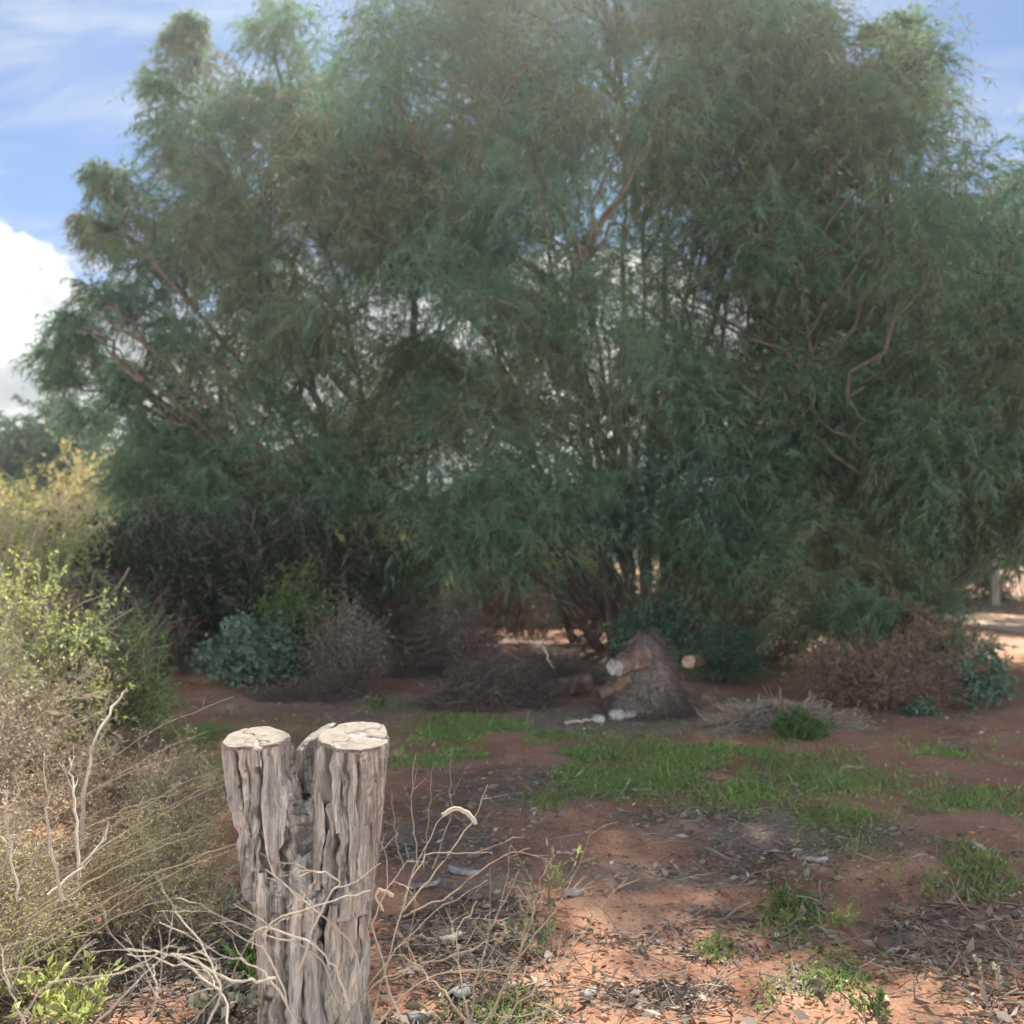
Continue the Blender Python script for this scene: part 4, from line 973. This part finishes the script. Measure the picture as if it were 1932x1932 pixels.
dead_branches('upright bleached twigs poking out of the left scrub', [
    [(120, 1700, 3.3), (95, 1600, 3.35), (85, 1520, 3.4), (90, 1490, 3.4)], [(35, 1700, 3.2), (20, 1600, 3.3), (5, 1490, 3.35)], [(90, 1690, 3.4), (150, 1640, 3.5), (200, 1580, 3.6), (205, 1550, 3.6)],
    [(150, 1660, 3.5), (140, 1500, 3.7), (130, 1430, 3.8)]], group=g_db, sr=.006, kids=.4, k1=3)
dead_branches('dry upright stems growing right behind the stump', [
    [(790, 1640, 4.2), (775, 1520, 4.3), (785, 1420, 4.4)], [(800, 1640, 4.2), (810, 1520, 4.3), (818, 1430, 4.4)], [(815, 1640, 4.2), (850, 1540, 4.3), (850, 1440, 4.4)], [(760, 1640, 4.2), (745, 1560, 4.3), (740, 1500, 4.35)]],
    'dry_stalks', 'tantwig', 'dry stalks', 3, .0035, g_db, .4)
stick('thick pale hooked twig, brightest right of the stump', [at(835, 1538, 3.3), at(860, 1524, 3.3), at(885, 1535, 3.3), at(898, 1556, 3.28)], .008, 'paletwig', jit=.001, group=g_db, r1=.008)
stick('curled bleached twig end touching the right side of the stump', [at(742, 1690, 3.02), at(715, 1675, 3.0), at(708, 1690, 3.0), at(725, 1720, 3.02)], .006, 'paletwig', jit=.001, group=g_db)

# ------------------------------------------------------------------ weeds as plants
def weed(label, px, py, n, h, mt='lime_leaf', ln=.05, wd=.018, group='leafy weeds near the stump', name='weed', tl=(.2, 1)):
    c = G(px, py)
    root = thing(name, label, 'weed', c, group)
    th = rng.uniform(0, 2 * math.pi, n)
    P = grow(c + np.stack([np.cos(th) * .02, np.sin(th) * .02, 0 * th], -1), np.stack([np.cos(th) * .7, np.sin(th) * .7, rng.uniform(.6, 1.6, n)], -1), h * rng.uniform(.6, 1.1, n), 6, .12, .02)
    mb = MB(); tubes(mb, P, .0025, 3, .5); mb.build('stem', M['tantwig'], root, loc=c)
    p, d, _ = offshoots(P, 14, .15, 1, 1.1)
    lb = MB(); leaves(lb, p, unit(d + [0, 0, .2]), ln * rng.uniform(.6, 1.3, len(p)), wd * rng.uniform(.7, 1.3, len(p)), rng.uniform(tl[0], tl[1], len(p)))
    lb.build('foliage', M[mt], root, smooth=False, loc=c)
    return root
weed('leafy green weed in the bottom left corner', 60, 1880, 16, .2)
weed('leafy weed left of the stump foot, catching the sun', 410, 1720, 12, .16, 'grey_leaf')
weed('leafy weed at the bottom edge between the corner and stump', 150, 1935, 16, .22)
weed('pale leafy weed low at the stump foot', 430, 1900, 12, .16, 'grey_leaf', .045, .022)
weed('bright green weed at the left edge under the dry stalks', 100, 1790, 14, .18)
weed('green weed in shade beside the stump foot', 480, 1840, 12, .16, 'green_leaf')
weed('slender pale green seedling standing alone on red soil', 1035, 1690, 5, .30, 'lime_leaf', .04, .01)
weed('green seedling among the thin brown bush', 1015, 1790, 5, .24, 'green_leaf', .035, .014)
weed('tiny seed-headed weed at the bottom right', 1880, 1890, 3, .16, 'grey_leaf', .02, .012)
weed('low green weed among litter at the lower right', 1490, 1720, 14, .12, 'green_leaf', .03, .012)
weed('small green weed at the bottom right edge', 1640, 1925, 8, .10, 'green_leaf', .03, .012)
weed('green weed on the red soil below the green patch', 1600, 1750, 8, .08, 'lime_leaf', .025, .01)
weed('little green weed on the left of the green patch', 715, 1335, 8, .12, 'green_leaf', .04, .018)
weed('green weed at the foot of the blue-green shrub', 488, 1312, 8, .16, 'blue_leaf', .04, .018)

# ------------------------------------------------------------------ grass, litter, pebbles
def px_scatter(n, polys):
    tot = np.array([w * h * q for (_, _, w, h, q) in polys]); k_ = rng.choice(len(polys), n, p=tot / tot.sum())
    a = np.array([p[:4] for p in polys], float)[k_]
    r = np.abs(rng.normal(0, .62, n)); t = rng.uniform(0, 2 * math.pi, n)
    return a[:, 0] + a[:, 2] * r * np.cos(t), a[:, 1] + a[:, 3] * r * np.sin(t)
GR = [(900, 1385, 160, 26, 1.3), (1080, 1435, 170, 34, 1.2), (1300, 1460, 190, 40, 1.0), (820, 1345, 90, 22, 1.2), (910, 1375, 110, 26, 1.4), (1010, 1400, 110, 28, 1.2), (850, 1440, 120, 22, 1.2), (950, 1450, 60, 18, .9), (1130, 1440, 150, 42, 1.2), (1180, 1490, 150, 34, 1.3), (1060, 1530, 70, 18, .6),
      (1300, 1430, 150, 45, .8), (1390, 1410, 90, 26, 1.2), (1480, 1440, 110, 26, 1.3), (1560, 1475, 130, 38, .8), (1400, 1500, 170, 50, .6), (1600, 1560, 110, 40, .6), (390, 1385, 70, 40, 1.0), (300, 1330, 60, 50, .8),
      (700, 1330, 40, 12, .6), (1420, 1350, 40, 18, .5), (1830, 1520, 140, 80, .4), (1850, 1650, 140, 60, .4), (1500, 1730, 80, 55, .3), (1700, 1600, 120, 50, .5), (1580, 1850, 80, 40, .15), (1490, 1880, 50, 25, .25), (950, 1890, 120, 40, .15), (1800, 1420, 140, 40, .3),
      (560, 1420, 200, 60, .25), (440, 1460, 100, 50, .6), (1350, 1790, 60, 20, .3), (1880, 1860, 60, 40, .2)]
n = 56000
ax_, ay_ = px_scatter(n, GR)
g0 = G(ax_, ay_)
ok = (g0[:, 1] > 2.6) & (g0[:, 1] < 14) & (fbm(g0[:, 0] * 2.2, g0[:, 1] * 2.2, 61, 3) + .25 * (fbm(g0[:, 0] * 9, g0[:, 1] * 9, 63, 2) - .5) > .43)
ok &= rng.random(n) < .40
g0 = g0[ok]; n = len(g0)
idx = np.repeat(np.arange(n), 5)
P = g0[idx] + np.concatenate([rng.normal(size=(len(idx), 2)) * .045, np.zeros((len(idx), 1)) - .004], 1)
D = unit(np.concatenate([rng.normal(size=(len(idx), 2)) * .55, rng.uniform(.5, 1.2, (len(idx), 1))], 1))
hgt = .036 * rng.lognormal(-.15, .5, len(idx)) * (.5 + fbm(g0[idx, 0] * 1.5, g0[idx, 1] * 1.5, 77, 2))
gbm = MB(); tg = np.where(rng.random(len(idx)) < .14, 0, 1) * np.clip(.25 + .9 * (fbm(g0[idx, 0] * 1.3, g0[idx, 1] * 1.3, 88, 3) - .2) + rng.normal(size=len(idx)) * .12, 0, 1)
needles(gbm, P, D, hgt, .007 * rng.uniform(.6, 1.6, len(idx)), tg)
sel = rng.random(len(idx)) < .35
leaves(gbm, P[sel] + [0, 0, .015], unit(D[sel] * [1, 1, .35]), .025 * rng.uniform(.5, 1.3, sel.sum()), .014, np.clip(tg[sel] + .1, 0, 1))
tag(gbm.build('grass', M['grass'], smooth=False), 'bright green grass and clover patches on the red soil', 'grass', kind='stuff')

n = 60000
sx = rng.uniform(-100, 2030, n); sy = 1190 + 760 * rng.random(n) ** .8
g0 = G(sx, sy)
m_ = litter_mask(g0[:, 0], g0[:, 1])
pr = np.clip(.05 + .75 * m_ * (fbm(g0[:, 0] * 4, g0[:, 1] * 4, 51, 3) > .42) + .35 * (fbm(g0[:, 0] * 1.7, g0[:, 1] * 1.7, 53, 3) > .6), 0, 1)
ok = (rng.random(n) < pr) & (g0[:, 1] < 15)
g0 = g0[ok]; n = len(g0)
D = unit(np.concatenate([rng.normal(size=(n, 2)), rng.normal(size=(n, 1)) * .25], 1))
sz = np.clip(rng.lognormal(-3.45, .45, n), .012, .085)
lb = MB(); leaves(lb, g0 + np.stack([0 * sz, 0 * sz, .004 + rng.random(n) * .012], -1), D, sz, sz * rng.uniform(.12, .5, n), np.clip(rng.beta(1.6, 2.2, n), 0, 1))
k_ = rng.choice(n, 3500); P = grow(g0[k_] + [0, 0, .008], unit(np.concatenate([rng.normal(size=(3500, 2)), rng.normal(size=(3500, 1)) * .1], 1)), rng.uniform(.05, .22, 3500), 3, .15, 0)
tubes(lb, P, .0025, 3, rng.random(3500) * .8)
tag(lb.build('leaf_litter', M['litter'], smooth=False), 'grey leaf and twig litter scattered over the red soil', 'leaf litter', kind='stuff')

M['clod'] = solid_mat('soil_clods', [(.3, (.20, .09, .05)), (.55, (.34, .16, .095)), (.75, (.42, .27, .19))], 25, bump=.3, tint=.4)
n = 6000
g0 = G(rng.uniform(-50, 1980, n), 1300 + 650 * rng.random(n) ** .7)
ico = np.array([(1, 0, 0), (-1, 0, 0), (0, 1, 0), (0, -1, 0), (0, 0, 1), (0, 0, -1)], float)
icf = np.array([(0, 2, 4), (2, 1, 4), (1, 3, 4), (3, 0, 4), (2, 0, 5), (1, 2, 5), (3, 1, 5), (0, 3, 5)])
sz = np.clip(rng.lognormal(-4.9, .5, n), .003, .028)
V = g0[:, None] + ico[None] * sz[:, None, None] * rng.uniform(.6, 1.3, (n, 6, 1)) * np.array([1, 1, .6])
cbm = MB(); cbm.add(V.reshape(-1, 3), (np.arange(n)[:, None, None] * 6 + icf[None]).reshape(-1, 3), np.repeat(rng.random(n), 6))
tag(cbm.build('pebbles', M['clod'], smooth=False), 'small clods and pebbles strewn on the red soil', 'pebbles', kind='stuff')

# larger single pieces of fallen bark
M['chip'] = solid_mat('grey_bark_chip', [(.3, (.16, .145, .14)), (.55, (.28, .26, .255)), (.75, (.40, .375, .36))], 25, bump=.5, stretch=(1, 3, 1))
def chip(label, px, py, l_, w_, rot, tilt=.1):
    c = G(px, py)
    nu, nv = 9, 5
    u = np.linspace(-1, 1, nu)[:, None]; v = np.linspace(-1, 1, nv)[None]
    ww = w_ / 2 * (1 - .55 * np.abs(u) ** 2.5) * (1 + .15 * rng.normal(size=(nu, 1)))
    x_ = u * l_ / 2 + 0 * v; y_ = v * ww; z_ = .012 + .22 * w_ * (1 - v ** 2) + .05 * l_ * u ** 2 + .006 * rng.normal(size=(nu, nv)) * .5
    top = np.stack([x_, y_, z_], -1).reshape(-1, 3); bot = top - [0, 0, .008]
    i_, j_ = np.meshgrid(np.arange(nv - 1), np.arange(nu - 1)); k_ = (j_ * nv + i_).ravel()
    q = np.stack([k_, k_ + nv, k_ + nv + 1, k_ + 1], -1); n_ = nu * nv
    edge = [(a) for a in range(nv)] + [nv - 1 + nv * a for a in range(1, nu)] + [n_ - 1 - a for a in range(1, nv)] + [n_ - nv - nv * a for a in range(1, nu - 1)]
    e = np.array(edge); e2 = np.roll(e, -1)
    mb = MB(); mb.add(np.concatenate([top, bot]), np.concatenate([q, q[:, ::-1] + n_, np.stack([e, e2, e2 + n_, e + n_], -1)]))
    o = mb.build('bark_piece', M['chip'], None)
    o.location = c; o.rotation_euler = (tilt * rng.normal(), tilt * rng.normal(), rot)
    return tag(o, label, 'bark piece', 'fallen pieces of grey bark')
for lab, a, b, l_, w_, r in [('largest grey bark piece, right of the stump', 875, 1650, .16, .06, -.3), ('dark flat bark piece close to the stump side', 800, 1672, .15, .06, .1), ('pale bark piece lying upright below the dead branches', 868, 1860, .14, .07, 1.2),
                             ('grey bark piece in the litter right of the stump foot', 850, 1765, .10, .06, .5), ('light bark piece beside the patch of sun', 1080, 1680, .10, .05, .2), ('white-grey bark piece on bare soil right of the sun patch', 1210, 1508, .12, .05, .1),
                             ('bark piece at the bottom centre among brown stems', 1110, 1870, .08, .05, .9), ('small bark piece half under the pale branch', 790, 1900, .09, .05, .4), ('grey bark piece in litter above the lower right weed', 1540, 1640, .12, .05, -.2)]:
    chip(lab, a, b, l_, w_, r)

# ------------------------------------------------------------------ posts by the track
def post(name, label, x, y, h, w, mt, cap=None, bands=None):
    c = np.array([x, y, float(hz(x, y))]); root = thing(name, label, 'post', c)
    bm = bmesh.new(); bmesh.ops.create_cube(bm, size=1)
    bmesh.ops.scale(bm, vec=(w, w, h + .2), verts=bm.verts); bmesh.ops.translate(bm, vec=(0, 0, h / 2 - .1), verts=bm.verts)
    bmesh.ops.bevel(bm, geom=bm.edges[:], offset=.015, segments=2, affect='EDGES')
    me = bpy.data.meshes.new('shaft'); bm.to_mesh(me); bm.free(); me.materials.append(M[mt])
    o = bpy.data.objects.new('shaft', me); COL.objects.link(o); o.parent = root
    if cap:
        bm = bmesh.new(); bmesh.ops.create_cube(bm, size=1); bmesh.ops.scale(bm, vec=(w * 1.5, w * 1.5, .07), verts=bm.verts); bmesh.ops.translate(bm, vec=(0, 0, h + .036), verts=bm.verts)
        bmesh.ops.bevel(bm, geom=bm.edges[:], offset=.012, segments=2, affect='EDGES')
        me = bpy.data.meshes.new('cap'); bm.to_mesh(me); bm.free(); me.materials.append(M[cap]); o = bpy.data.objects.new('cap', me); COL.objects.link(o); o.parent = root
    for zb in (bands or []):
        bm = bmesh.new(); bmesh.ops.create_cube(bm, size=1); bmesh.ops.scale(bm, vec=(w + .012, w + .012, .14), verts=bm.verts); bmesh.ops.translate(bm, vec=(0, 0, zb), verts=bm.verts)
        me = bpy.data.meshes.new('band'); bm.to_mesh(me); bm.free(); me.materials.append(M['bandpaint']); o = bpy.data.objects.new('band', me); COL.objects.link(o); o.parent = root
    return root
M['bandpaint'] = solid_mat('dark_band_paint', [(.3, (.06, .06, .07)), (.7, (.10, .10, .11))], 5, bump=0)
M['whitepaint'] = solid_mat('white_paint', [(.3, (.68, .68, .68)), (.7, (.80, .80, .80))], 5, bump=0)
M['postwood'] = solid_mat('grey_post_wood', [(.3, (.16, .14, .125)), (.6, (.27, .245, .22)), (.8, (.33, .30, .28))], 6, bump=.3, stretch=(4, 4, .5))
post('fence_post', 'grey wooden post with a pale cap beside the sandy track', *at(1876, 1130, 27)[:2], 1.12, .24, 'postwood', 'cutpale')
post('marker_post', 'white marker post with dark bands at the tree edge', *at(1757, 1130, 24)[:2], 1.05, .16, 'whitepaint', None, [.45, .78])

# ------------------------------------------------------------------ thin air volume added to imitate veiling lens glare
hm, n, out = mat('glare_haze')
pv = n.nodes.new('ShaderNodeVolumePrincipled')
pv.inputs['Color'].default_value = (.86, .97, .96, 1)
pv.inputs['Density'].default_value = GLARE_HAZE
pv.inputs['Anisotropy'].default_value = .87
n.links.new(pv.outputs[0], out.inputs['Volume'])
bm = bmesh.new(); bmesh.ops.create_cube(bm, size=1)
me = bpy.data.meshes.new('haze'); bm.to_mesh(me); bm.free()
me.materials.append(hm)
ho = bpy.data.objects.new('haze', me); COL.objects.link(ho)
ho.scale = (404, 304, 18.2); ho.location = (0, 70, 18.2 / 2 - 1.2)
tag(ho, 'added air volume imitating veiling lens glare over the clearing', 'haze', kind='stuff')
